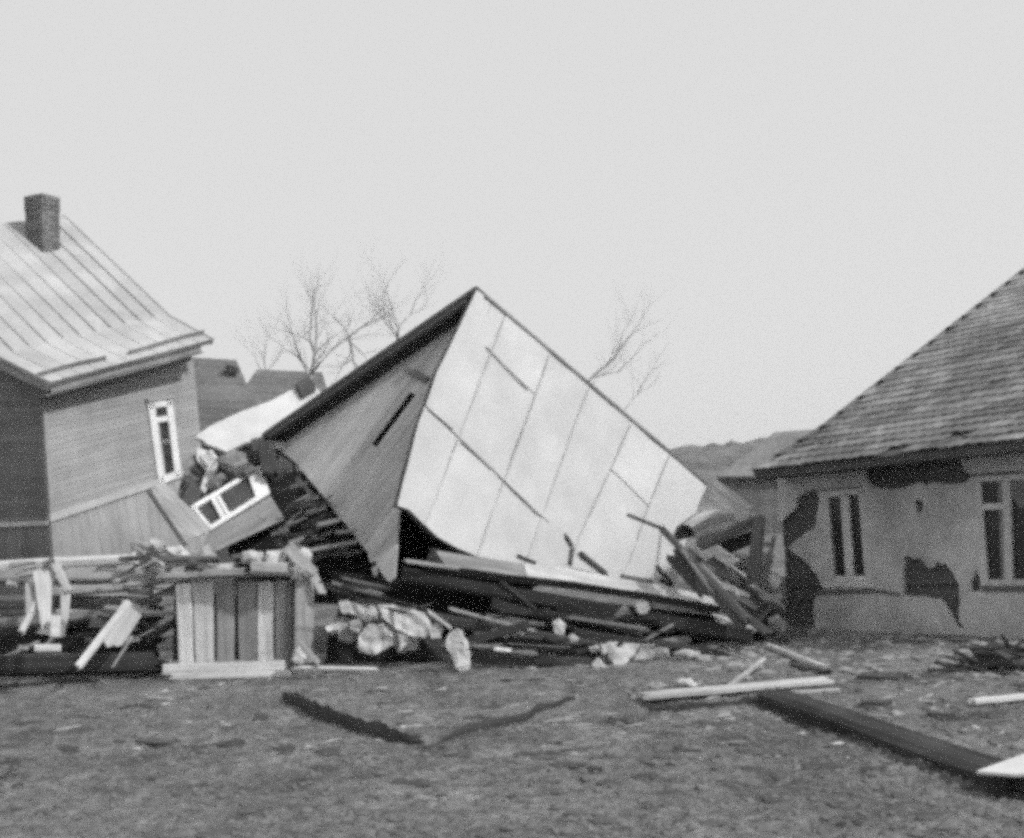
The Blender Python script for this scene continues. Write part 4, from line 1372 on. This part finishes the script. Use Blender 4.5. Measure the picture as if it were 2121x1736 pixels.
for i, (pix, d, tone, lab) in enumerate((
        ([(1500, 1100), (1530, 1092), (1548, 1112), (1524, 1130), (1502, 1122)], 21.2, 0.5, 'pale sheet scrap just right of the stave barrel'),
        ([(1560, 1150), (1590, 1140), (1606, 1160), (1590, 1186), (1562, 1180)], 20.6, 0.4, 'pale scrap behind the leaning post'),
        ([(1470, 1210), (1500, 1214), (1520, 1240), (1500, 1256), (1474, 1236)], 19.0, 0.38, 'grey scrap above the eave tip sticks'),
        ([(1560, 1200), (1580, 1196), (1586, 1226), (1564, 1232)], 19.3, 0.46, 'narrow pale scrap right of the leaning post'),
        ([(1440, 1216), (1462, 1206), (1474, 1222), (1456, 1236)], 18.8, 0.34, 'small grey scrap on the right dark boards'),
        ([(1520, 1060), (1560, 1062), (1590, 1084), (1560, 1096), (1526, 1084)], 22.0, 0.55, 'flat white scrap beneath the hanging folded sheet'))):
    DC('plaster_scrap', lab, 'rubble', pix, d, 0.16, tone, i + 180)
for i, (a, b, w, tone, lab) in enumerate((
        ((1512, 1176), (1604, 1150), 0.10, 0.4, 'pale board lying across the gap left of the house corner'),
        ((1500, 1232), (1600, 1206), 0.09, 0.3, 'grey board low across the gap left of the house corner'),
        ((1530, 1120), (1608, 1130), 0.08, 0.36, 'upper thin board across the gap at the house corner'))):
    DP('gap_board', lab, 'board', a, 20.4, b, 19.9, w, 0.04, tone, 190 + i, 0.14)
DP('broken_plank', 'pale plank end leaning on the house corner', 'plank', (1570, 1242), 18.9, (1626, 1234), 18.7, 0.09, 0.05, 0.42, 136, 0.05)
DP('broken_plank', 'dark plank under the pale plank at the house corner', 'plank', (1566, 1256), 18.8, (1626, 1246), 18.6, 0.06, 0.05, 0.1, 137, 0.05)
DP('broken_plank', 'dark stick rising from the eave tip to the house corner', 'stick', (1562, 1296), 18.2, (1600, 1252), 18.6, 0.06, 0.05, 0.09, 138, 0.05)
# earth and rubble behind the right end, seen through the tangle
for i, (pix, d, tone, lab) in enumerate((
        ([(1440, 1230), (1500, 1180), (1570, 1170), (1630, 1200), (1660, 1300), (1560, 1330), (1480, 1290)], 21.0, 0.22, 'low earth heap between the wreck and the plastered house'),)):
    DC('earth_heap', lab, 'heap', pix, d, 1.2, tone, i + 140)


def on_g(a, z):
    p = G(*a)
    return Vector((p.x, p.y, gz(p.x, p.y) + z))


def GPk(name, label, cat, a, b, w, t, tone, z=0.03, seed=1, split=0.06, face=Vector((0, 0, 1)), z2=None):
    o = plank(name, on_g(a, z), on_g(b, z if z2 is None else z2), w, t, wood(tone), seed=seed, split=split, face=face)
    return tag(o, label, cat)


# foreground
GPk('ground_plank', 'long pale splintered plank lying in the right foreground', 'plank', (1312, 1456), (1744, 1420), 0.30, 0.05, 0.52, 0.06, 150, 0.25)
GPk('ground_plank', 'narrow pale strip at the right end of the long plank', 'strip', (1640, 1444), (1745, 1428), 0.07, 0.03, 0.44, 0.02, 151, 0.1)
GPk('ground_plank', 'pale stick slanting up behind the long pale plank', 'stick', (1498, 1440), (1584, 1374), 0.05, 0.04, 0.42, 0.05, 152, 0.05)
GPk('ground_plank', 'pale narrow beam sloping right from the eave tip', 'beam', (1588, 1346), (1712, 1390), 0.07, 0.06, 0.42, 0.05, 153, 0.05)
GPk('ground_plank', 'dark plank on the soil beside the sloping narrow beam', 'plank', (1640, 1380), (1716, 1396), 0.10, 0.06, 0.06, 0.02, 154, 0.05)
GPk('ground_plank', 'pale plank cut off by the right edge of the picture', 'plank', (2006, 1462), (2180, 1446), 0.10, 0.05, 0.5, 0.05, 155, 0.1)
GPk('ground_plank', 'dark plank laid for the shade of the hollow below the tiled house', 'plank', (1758, 1402), (1900, 1406), 0.34, 0.05, 0.07, 0.02, 156, 0.3)  # the pit's shade is put in as a dark board
GPk('ground_plank', 'short pale strip on the soil left of the curved gouge', 'strip', (306, 1449), (358, 1452), 0.08, 0.04, 0.42, 0.02, 157, 0.05)
GPk('ground_plank', 'dark wood scrap on the soil at the far left', 'scrap', (284, 1540), (360, 1538), 0.12, 0.03, 0.08, 0.01, 158, 0.06)
GPk('ground_plank', 'small dark wood scrap near the long dark log', 'scrap', (1786, 1460), (1846, 1462), 0.16, 0.05, 0.07, 0.02, 159, 0.05)
GPk('ground_plank', 'dark scrap of board right of the long dark log', 'scrap', (1920, 1478), (1980, 1478), 0.14, 0.05, 0.08, 0.02, 160, 0.05)
GPk('ground_plank', 'dark short scrap left of the curved gouge', 'scrap', (1340, 1470), (1420, 1466), 0.10, 0.04, 0.06, 0.01, 161, 0.08)
o = plank('buried_beam', on_g((1590, 1456), 0.02), on_g((2150, 1646), 0.02), 0.26, 0.26, mat('wet_log', 0.05, 'wood', rough=0.9, var=0.6, spec=0.1, bump=0.8), seed=5, split=0.2, face=Vector((-0.1, 0, 1)), w2=0.36)
tag(o, 'long dark rotten beam half buried towards the lower right corner', 'beam')
DC('plaster_lump', 'curved white lump behind the long pale plank', 'rubble', [(1398, 1414), (1410, 1406), (1430, 1406), (1448, 1418), (1450, 1428), (1436, 1426), (1420, 1416)], 14.2, 0.1, 0.58, 170)
DC('plaster_lump', 'low grey lump left of the curved white lump', 'rubble', [(1338, 1418), (1360, 1410), (1384, 1420), (1370, 1430), (1344, 1430)], 14.0, 0.12, 0.3, 171)
sp_ = [P(2022, 1597, 8.75), P(2190, 1536, 9.05), P(2230, 1600, 8.3), P(2100, 1603, 8.45)]
o = mesh_obj('white_slab', sp_ + [p - Vector((0, 0, 0.02)) for p in sp_], [(0, 1, 2, 3), (4, 5, 6, 7), (0, 1, 5, 4), (1, 2, 6, 5), (2, 3, 7, 6), (3, 0, 4, 7)], Matrix.Identity(4), mat('white_slab_paint', 0.7, 'plaster', var=0.1))
tag(o, 'white triangular slab end at the lower right edge', 'slab')
# dark heap of brushwood at the right
br = thing('brush_heap', on_g((2070, 1390), 0), 'dark heap of brushwood before the plastered house at right', 'heap')
rn = random.Random(33)
bc = on_g((2078, 1386), 0.0)
for k in range(46):
    a = rn.uniform(0, 2 * math.pi)
    r = rn.uniform(0, 0.55)
    p = bc + Vector((math.cos(a) * r, math.sin(a) * r * 0.6, rn.uniform(0.0, 0.30) * (1 - r / 0.7)))
    q = p + Vector((rn.uniform(-0.5, 0.5), rn.uniform(-0.3, 0.3), rn.uniform(-0.04, 0.16)))
    log('twig', p, q, 0.03, 0.015, mat('wet_brush', 0.05, 'bark'), br, seed=k, sides=5, rings=3, rough=0.2)
o = chunk('soil_core', [(2010, 1388), (2030, 1352), (2070, 1332), (2120, 1340), (2160, 1360), (2160, 1396), (2060, 1398)], bc.y, 0.6, mat('wet_soil', 0.06, 'stone'), br, seed=3)

# earth heap carrying the plaster lumps, and the splintered tangle around the wreck (uncountable)
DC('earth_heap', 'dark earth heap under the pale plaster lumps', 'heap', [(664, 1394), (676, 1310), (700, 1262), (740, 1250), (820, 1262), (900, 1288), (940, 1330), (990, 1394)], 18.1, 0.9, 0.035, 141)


def tangle(name, label, n, seed, regs, tones_mat, lmin, lmax, wmax, ang=None):
    rn = random.Random(seed)
    vs, fs = [], []
    for _ in range(n):
        (u0, v0), (u1, v1), hw, d0, d1 = rn.choice(regs)
        t = rn.random()
        u, v = u0 + (u1 - u0) * t, v0 + (v1 - v0) * t + rn.uniform(-hw, hw)
        p = P(u, v, rn.uniform(d0, d1))
        if p.z < 0.03:
            p.z = 0.03
        if ang is None:
            dv = Vector((rn.uniform(-1, 1), rn.uniform(-0.6, 0.6), rn.uniform(-0.6, 0.6))).normalized()
        else:
            a_ = math.radians(ang + rn.gauss(0, 16))
            dv = Vector((math.cos(a_), rn.uniform(-0.4, 0.4), math.sin(a_))).normalized()
        L = rn.uniform(lmin, lmax)
        w = rn.uniform(0.2, 1) * wmax
        s1 = dv.orthogonal().normalized()
        s2 = dv.cross(s1)
        ca, sa = math.cos(rn.uniform(0, 3)), math.sin(rn.uniform(0, 3))
        s1, s2 = s1 * ca + s2 * sa, s2 * ca - s1 * sa
        b = len(vs)
        for e, k in ((-0.5, rn.uniform(0.5, 1)), (0.5, rn.uniform(0.1, 0.9))):
            for x, y in ((-1, -1), (1, -1), (1, 1), (-1, 1)):
                q = p + dv * (e * L + rn.uniform(-0.04, 0.04)) + s1 * (x * w / 2 * k) + s2 * (y * w * 0.18)
                q.z = max(q.z, 0.0)
                vs.append(q)
        for f in ((0, 1, 2, 3), (4, 5, 6, 7), (0, 1, 5, 4), (1, 2, 6, 5), (2, 3, 7, 6), (3, 0, 4, 7)):
            fs.append(tuple(b + i for i in f))
    o = mesh_obj(name, vs, fs, Matrix.Identity(4), tones_mat)
    o['kind'] = 'stuff'
    o['label'] = label
    return o


LEFT = [((20, 1190), (350, 1180), 22, 17.7, 18.6), ((230, 1300), (350, 1260), 60, 17.7, 18.2), ((290, 1140), (480, 1160), 22, 17.8, 18.6), ((380, 1165), (660, 1160), 26, 17.5, 18.0), ((40, 1300), (330, 1300), 60, 17.6, 18.2)]
tangle('splinter_tangle', 'pale splinters tangled in the heap at left', 20, 1, LEFT, wood(0.36), 0.15, 0.6, 0.19, ang=4)
tangle('dark_tangle', 'dark broken laths tangled in the heap at left', 24, 2, LEFT, wood(0.12), 0.2, 0.9, 0.22, ang=4)
GAP = [((600, 1010), (770, 1180), 26, 20.3, 20.8), ((600, 1090), (650, 1150), 26, 19.8, 20.4)]
tangle('gap_laths', 'broken laths and splinters in the dark gap by the gable', 22, 3, GAP, wood(0.22), 0.15, 0.5, 0.12, ang=14)
tangle('gap_dark_laths', 'dark laths in the dark gap by the gable', 26, 4, GAP, wood(0.04), 0.3, 0.7, 0.2, ang=14)
EAVE = [((690, 1225), (1500, 1330), 22, 17.2, 18.0), ((960, 1330), (1480, 1365), 12, 16.5, 17.2)]
tangle('eave_laths', 'grey laths lying under the fallen eave', 14, 5, EAVE, wood(0.22), 0.3, 1.1, 0.18, ang=-9)
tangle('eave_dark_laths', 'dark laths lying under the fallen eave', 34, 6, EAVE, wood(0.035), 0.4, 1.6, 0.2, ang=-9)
RT_ = [((1430, 1110), (1560, 1290), 30, 17.6, 19.4), ((1480, 1180), (1600, 1250), 50, 18.2, 20.0)]
tangle('right_laths', 'pale splinters tangled at the right end of the wreck', 14, 7, RT_, wood(0.36), 0.15, 0.6, 0.16, ang=-40)
tangle('right_dark_laths', 'dark laths tangled at the right end of the wreck', 16, 8, RT_, wood(0.07), 0.3, 0.9, 0.16, ang=-45)

# ------------------------------------------------------------------ loose clods, gravel and splinters (uncountable)
def scatter(name, n, seed, area, smin, smax, mt, flat=0.6, long=1.0, label=None):
    rn = random.Random(seed)
    vs, fs = [], []
    k = 0
    tries = 0
    while k < n and tries < n * 6:
        tries += 1
        u, v = area(rn)
        p = G(u, v)
        if p.y > 22:
            continue
        s = smin + (smax - smin) * rn.random() ** 3
        z = gz(p.x, p.y)
        a = rn.uniform(0, math.pi)
        ca, sa = math.cos(a), math.sin(a)
        b = len(vs)
        base = [(1, 0, 0), (0.3, 0.9, 0.1), (-0.8, 0.6, 0), (-0.9, -0.5, 0.1), (0.2, -1, 0), (0.1, 0.1, 0.9), (-0.3, 0.2, 0.75), (0.0, 0, -0.5)]
        for (x, y, zz) in base:
            x = (x + rn.uniform(-0.3, 0.3)) * s * long
            y = (y + rn.uniform(-0.3, 0.3)) * s
            zz = (zz + rn.uniform(-0.15, 0.15)) * s * flat
            vs.append((p.x + x * ca - y * sa, p.y + x * sa + y * ca, z + zz))
        for f in ((0, 1, 5), (1, 6, 5), (1, 2, 6), (2, 3, 6), (3, 4, 5), (3, 5, 6), (4, 0, 5), (0, 7, 1), (1, 7, 2), (2, 7, 3), (3, 7, 4), (4, 7, 0)):
            fs.append(tuple(b + i for i in f))
        k += 1
    me = bpy.data.meshes.new(name)
    me.from_pydata(vs, [], fs)
    me.materials.append(mt)
    o = bpy.data.objects.new(name, me)
    put(o, Matrix.Identity(4))
    o['kind'] = 'stuff'
    if label:
        o['label'] = label
    return o


scatter('soil_clods', 7000, 1, lambda r: (r.uniform(-60, 2180), 1380 + 380 * r.random()), 0.006, 0.045, mat('clod_soil', 0.17, 'stone', var=0.45), 0.7, 1.0, 'brown clods strewn over the churned soil')
scatter('dark_clods', 300, 2, lambda r: (r.uniform(-60, 2180), 1390 + 370 * r.random()), 0.012, 0.09, mat('wet_clod', 0.08, 'stone'), 0.3, 1.8, 'dark wet clods strewn over the soil')
scatter('pale_chips', 200, 3, lambda r: (r.uniform(200, 2160), 1375 + 200 * r.random() ** 1.4), 0.008, 0.05, mat('plaster_chip', 0.5, 'stone'), 0.4, 1.5, 'pale plaster chips strewn on the soil')
scatter('dark_scraps', 320, 14, lambda r: (r.uniform(700, 2150), 1350 + 240 * r.random() ** 1.2), 0.012, 0.05, wood(0.07), 0.4, 4.5, 'dark board scraps strewn on the soil at right')
scatter('grey_scraps', 260, 15, lambda r: (r.uniform(1150, 2150), 1330 + 180 * r.random() ** 1.2), 0.012, 0.06, wood(0.3), 0.35, 3.5, 'grey board scraps strewn on the soil at right')
scatter('big_clods', 900, 16, lambda r: (r.uniform(-60, 2180), 1390 + 360 * r.random()), 0.02, 0.075, mat('clod_soil', 0.15, 'stone', var=0.5), 0.55, 1.2, 'larger clods strewn over the churned soil')
scatter('wood_splinters', 340, 4, lambda r: (r.uniform(100, 2140), 1360 + 180 * r.random() ** 1.3), 0.008, 0.03, wood(0.3), 0.6, 6.0, 'short wood splinters strewn before the wreck')
BPX = [(592, 1447), (640, 1468), (720, 1500), (800, 1524), (870, 1537)]
BPR = [(905, 1537), (990, 1512), (1080, 1482), (1165, 1460)]


def along_px(r, pts, wob):
    k = r.uniform(0, len(pts) - 1.001)
    i = int(k)
    u, v = l2(pts[i], pts[i + 1], k - i)
    return u + r.uniform(-6, 6), v + r.uniform(-wob, wob) * (0.5 + 0.5 * math.sin(math.pi * min(1, (k + 0.4) / len(pts))))


def ribbon(name, label, cat, px, hs, tone, seed):
    rn = random.Random(seed)
    pts, hh = [], []
    for i in range(len(px) - 1):
        for k in range(6):
            t = k / 6
            pts.append(l2(px[i], px[i + 1], t))
            hh.append(lerp(hs[i], hs[i + 1], t))
    pts.append(px[-1])
    hh.append(hs[-1])
    vs, fs = [], []
    for (u, v), h in zip(pts, hh):
        p = G(u, v)
        p.z = gz(p.x, p.y) - 0.02
        h *= rn.uniform(0.85, 1.15)
        b = Vector((rn.uniform(-0.01, 0.01), h * 0.35, h + 0.02))
        vs += [p, p + b * 0.6 + Vector((0, -0.02, 0)), p + b, p + b + Vector((0, 0.02, -0.004)), p + Vector((0, 0.03, 0))]
    for i in range(len(pts) - 1):
        for k in range(4):
            q = i * 5 + k
            fs.append((q, q + 1, q + 6, q + 5))
    o = mesh_obj(name, vs, fs, Matrix.Identity(4), mat('black_felt', tone, 'stone', var=0.5), None)
    return tag(o, label, cat)


ribbon('bent_strip', 'wide dark bent strip of torn felt lying in the foreground', 'strip', [(584, 1452), (620, 1468), (660, 1488), (720, 1506), (800, 1530), (850, 1541), (884, 1543)], [0.09, 0.15, 0.17, 0.13, 0.13, 0.08, 0.02], 0.05, 1)
ribbon('bent_strip', 'thin dark strip curving up right from the felt strip', 'strip', [(905, 1537), (960, 1520), (1010, 1506), (1080, 1488), (1130, 1470), (1190, 1452)], [0.02, 0.08, 0.10, 0.08, 0.07, 0.05], 0.04, 2)
WET = mat('wet_shade_earth', 0.06, 'stone', var=0.4)
SPOTS = [(60, 1497, 22, 3), (162, 1487, 20, 3), (320, 1537, 34, 5), (145, 1557, 10, 5), (425, 1550, 34, 4), (680, 1560, 16, 5), (675, 1594, 20, 5), (30, 1592, 30, 26), (850, 1622, 46, 5), (540, 1482, 10, 5), (290, 1468, 26, 3),
         (480, 1546, 20, 4), (590, 1550, 14, 8), (900, 1548, 20, 4), (1170, 1585, 26, 4), (1230, 1596, 10, 5), (1110, 1560, 40, 4), (1280, 1490, 40, 6), (1500, 1530, 34, 5), (1410, 1560, 26, 5), (1620, 1540, 30, 5),
         (1700, 1590, 40, 5), (1800, 1600, 30, 6), (1340, 1610, 20, 5), (1860, 1400, 60, 8), (1800, 1462, 24, 6), (1950, 1480, 28, 6), (2060, 1474, 30, 4), (1480, 1500, 30, 5), (1380, 1520, 26, 5), (1560, 1600, 26, 5)]


def spots(r):
    u, v, a, b = r.choice(SPOTS)
    return u + r.gauss(0, 0.5) * a, v + r.gauss(0, 0.5) * b


scatter('wet_patches', 2600, 6, spots, 0.015, 0.065, WET, 0.28, 1.6, 'dark wet clods in patches over the soil')
UNDER = [(1336, 1460), (1400, 1470), (1480, 1464), (1560, 1454), (1620, 1450)]
scatter('wet_shade_earth', 700, 7, lambda r: along_px(r, UNDER, 5), 0.02, 0.06, mat('wet_shade_earth', 0.04, 'stone'), 0.7, 1.3, 'dark earth clods for the jagged shadow under the long pale plank')  # near-black clods paint the plank's jagged shadow on the soil
BEAM = [(1580, 1452), (1700, 1496), (1830, 1540), (1960, 1590), (2080, 1628), (2180, 1650)]
scatter('beam_earth', 2600, 8, lambda r: (lambda p: (p[0], p[1] + 3))(along_px(r, BEAM, 24)), 0.015, 0.06, mat('wet_shade_earth', 0.04, 'stone'), 0.55, 1.4, 'wet earth along the buried beam, darkened as a shadowed ditch')  # wet clods, with the shade of a ditch put into their dark colour
scatter('rubble_rear', 700, 5, lambda r: (r.uniform(1420, 2140), 1270 + 130 * r.random()), 0.02, 0.11, mat('rubble_grey', 0.26, 'stone'), 0.5, 1.3, 'grey rubble and earth before the plastered house')

# ------------------------------------------------------------------ far sheds behind the wreck
def shed(base_d, rid, eav, tone, lab, extra=None):
    r0, r1 = P(*rid[0], base_d + 3), P(*rid[1], base_d + 3.4)
    e0, e1 = P(*eav[0], base_d), P(*eav[1], base_d + 0.4)
    gp_ = Vector(((e0.x + e1.x) / 2, base_d + 2, 0))
    t = thing('far_shed', gp_, lab, 'shed')
    f = frame3(e0, e1, r0)
    nrow = 7
    for i in range(nrow):
        a, b = i / nrow, (i + 1) / nrow
        pts = [e0.lerp(r0, a), e1.lerp(r1, a), e1.lerp(r1, b), e0.lerp(r0, b)]
        extr('roof_course', f, [f.loc(p) for p in pts], -0.15, 0.03 - 0.012 * (i % 2), mat('old_shingle', tone, 'tile', var=0.3, rnd=0.12), t)
    for i in range(12):
        a, b = i / 12, (i + 1) / 12
        p, q = e0.lerp(e1, a) + Vector((0, 0.4, -0.05)), e0.lerp(e1, b) + Vector((0, 0.4, -0.05))
        wf_ = Frame(p, q - p, Vector((0, -1, 0)))
        L_ = (q - p).length
        extr('wall_board', wf_, [(0.01, 0), (L_ - 0.01, 0), (L_ - 0.01, -p.z + 0.02), (0.01, -p.z + 0.02)], -0.04, 0.01 * (i % 2), wood(0.14), t)
    bkw = frame3(r0, r1, r1 + Vector((0, 3, -2.4)), towards=r0 + Vector((0, 5, 20)))
    extr('back_slope', bkw, [bkw.loc(p) for p in (r0, r1, r1 + Vector((0, 3, -2.4)), r0 + Vector((0, 3, -2.4)))], -0.15, 0, mat('old_shingle', tone, 'tile', var=0.3, rnd=0.12), t)
    return t


s1 = shed(38, ((330, 738), (490, 769)), ((330, 868), (545, 872)), 0.14, 'dark shingled shed roof just right of the grey wooden house')
chs = frame3(P(474, 758, 40.5), P(492, 762, 40.5), P(474, 776, 40.5))
pixextr('chimney', chs, [(472, 756), (494, 762), (492, 778), (470, 772)], -0.3, 0.3, mat('soot_brick', 0.07, 'brick'), s1)
shed(44, ((532, 767), (668, 797)), ((452, 880), (700, 880)), 0.15, 'dark shed roof behind the torn white sheet')
shed(36, ((392, 838), (584, 846)), ((380, 915), (600, 915)), 0.12, 'low lean-to roof in front of the two far sheds')

shed(60, ((1604, 896), (1720, 886)), ((1486, 988), (1720, 985)), 0.19, 'pale far roof sloping down beside the plastered house')

# ------------------------------------------------------------------ bare trees
def bare_tree(label, limbs, d, seed, twigs, spread, lean=0.0, thick=0.11, dens=1.0):
    rn = random.Random(seed)
    root_px = limbs[0][0]
    base = P(root_px[0], root_px[1], d)
    t = thing('bare_tree', Vector((base.x, base.y, 0)), label, 'tree', 'bare trees behind the wreck')
    tv, tf_ = [], []
    bv, bf = [], []

    def tube(vs, fs, pts, rads, sides=5):
        b = len(vs)
        for i, (p, r) in enumerate(zip(pts, rads)):
            dv = (pts[min(i + 1, len(pts) - 1)] - pts[max(i - 1, 0)]).normalized()
            a = dv.orthogonal().normalized()
            c = dv.cross(a)
            for j in range(sides):
                an = 2 * math.pi * j / sides
                vs.append(tuple(p + (a * math.cos(an) + c * math.sin(an)) * r))
        for i in range(len(pts) - 1):
            for j in range(sides):
                q, w_ = b + i * sides + j, b + i * sides + (j + 1) % sides
                fs.append((q, w_, w_ + sides, q + sides))
        fs.append(tuple(b + (len(pts) - 1) * sides + j for j in range(sides)))

    def grow(p, dv, L, r, lev):
        pts, rads = [p.copy()], [r]
        n = 5
        q = p.copy()
        dd = dv.copy()
        for i in range(n):
            dd = (dd + Vector((rn.uniform(-1, 1), rn.uniform(-1, 1), rn.uniform(-0.6, 1.0))) * 0.30).normalized()
            q = q + dd * L / n
            pts.append(q.copy())
            rads.append(r * (1 - 0.75 * (i + 1) / n))
            if lev > 0 and rn.random() < 0.85 * dens:
                side = (dd + Vector((rn.uniform(-1, 1), rn.uniform(-1, 1), rn.uniform(-0.3, 0.9))) * 0.95).normalized()
                grow(q.copy(), side, L * rn.uniform(0.4, 0.68), rads[-1] * 0.62, lev - 1)
        tube(bv, bf, pts, rads, 4 if lev < 2 else 5)

    trunk = [Vector((base.x, base.y, -0.1)), Vector((base.x + 0.05, base.y, base.z * 0.5)), base]
    tube(tv, tf_, trunk, [thick * 1.7, thick * 1.35, thick * 1.15], 8)
    for poly in limbs:
        pts = [P(u, v, d + rn.uniform(-0.6, 0.6) * (k > 0)) for k, (u, v) in enumerate(poly)]
        # smooth subdivide
        sp = []
        for i in range(len(pts) - 1):
            for s in range(3):
                sp.append(pts[i].lerp(pts[i + 1], s / 3) + Vector((rn.uniform(-1, 1), rn.uniform(-1, 1), rn.uniform(-1, 1))) * 0.03)
        sp.append(pts[-1])
        r0_ = thick if poly is limbs[0] else thick * 0.75
        rd = [r0_ * (1 - 0.72 * i / (len(sp) - 1)) for i in range(len(sp))]
        tube(tv, tf_, sp, rd, 6)
        for i in range(1, len(sp)):
            if rn.random() < twigs * (0.55 + 0.6 * i / len(sp)):
                dv = (sp[i] - sp[i - 1]).normalized()
                side = (dv + Vector((rn.uniform(-1, 1), rn.uniform(-1, 1), rn.uniform(-0.3, 0.8))) * 1.1).normalized()
                grow(sp[i], side, spread * rn.uniform(0.5, 1.0), rd[i] * 0.55, 2)
        grow(sp[-1], (sp[-1] - sp[-2]).normalized(), spread * 0.8, rd[-1] * 0.9, 2)
    mesh_obj('trunk', tv, tf_, Matrix.Identity(4), M_BARK, t)
    mesh_obj('crown', bv, bf, Matrix.Identity(4), M_BARK, t)


bare_tree('bare tree with forked limbs left of the wreck peak', [[(643, 800), (645, 770), (652, 730), (655, 660), (652, 635)], [(645, 770), (668, 745), (700, 715), (722, 698), (708, 672), (690, 655)],
                                                      [(645, 790), (628, 752), (612, 715), (606, 690)], [(722, 698), (745, 680), (762, 668)], [(652, 730), (640, 700), (646, 650)], [(722, 698), (731, 735), (735, 770)]], 42, 3, 0.85, 1.9, thick=0.07)
bare_tree('bare tree showing only its top above the wreck roof', [[(822, 720), (825, 680), (812, 640), (800, 600)], [(825, 680), (850, 650), (868, 610)], [(822, 700), (800, 668), (786, 640)]], 46, 7, 0.75, 1.9, thick=0.045)
bare_tree('faint bare tree right of the wreck peak', [[(1180, 850), (1225, 782), (1262, 756), (1282, 728), (1290, 690)], [(1225, 782), (1280, 770), (1320, 730)], [(1282, 728), (1310, 690), (1330, 660)], [(1180, 850), (1290, 850), (1318, 820), (1340, 780)]],
          50, 12, 0.75, 2.0, thick=0.05)
bare_tree('low thin bare tree beside the far shed roofs', [[(548, 800), (552, 770), (545, 735), (556, 700)], [(552, 770), (580, 740), (590, 705)], [(552, 780), (530, 750), (524, 722)]], 48, 19, 0.75, 1.5, thick=0.035)

# ------------------------------------------------------------------ air
hz = bpy.data.materials.new('thin_haze')
hz.use_nodes = True
hn_ = hz.node_tree.nodes
hn_.remove(hn_['Principled BSDF'])
pv = hn_.new('ShaderNodeVolumePrincipled')
pv.inputs['Color'].default_value = (0.95, 0.95, 0.95, 1)
pv.inputs['Density'].default_value = 0.0004
pv.inputs['Anisotropy'].default_value = 0.2
hz.node_tree.links.new(pv.outputs[0], hn_['Material Output'].inputs['Volume'])
x0, x1, y0, y1, z0, z1 = -950, 950, -350, 1550, -2.0, 32.0
hb = [(x0, y0, z0), (x1, y0, z0), (x1, y1, z0), (x0, y1, z0), (x0, y0, z1), (x1, y0, z1), (x1, y1, z1), (x0, y1, z1)]
o = mesh_obj('haze', hb, [(0, 1, 2, 3), (4, 5, 6, 7), (0, 1, 5, 4), (1, 2, 6, 5), (2, 3, 7, 6), (3, 0, 4, 7)], Matrix.Identity(4), hz)
o['kind'] = 'stuff'
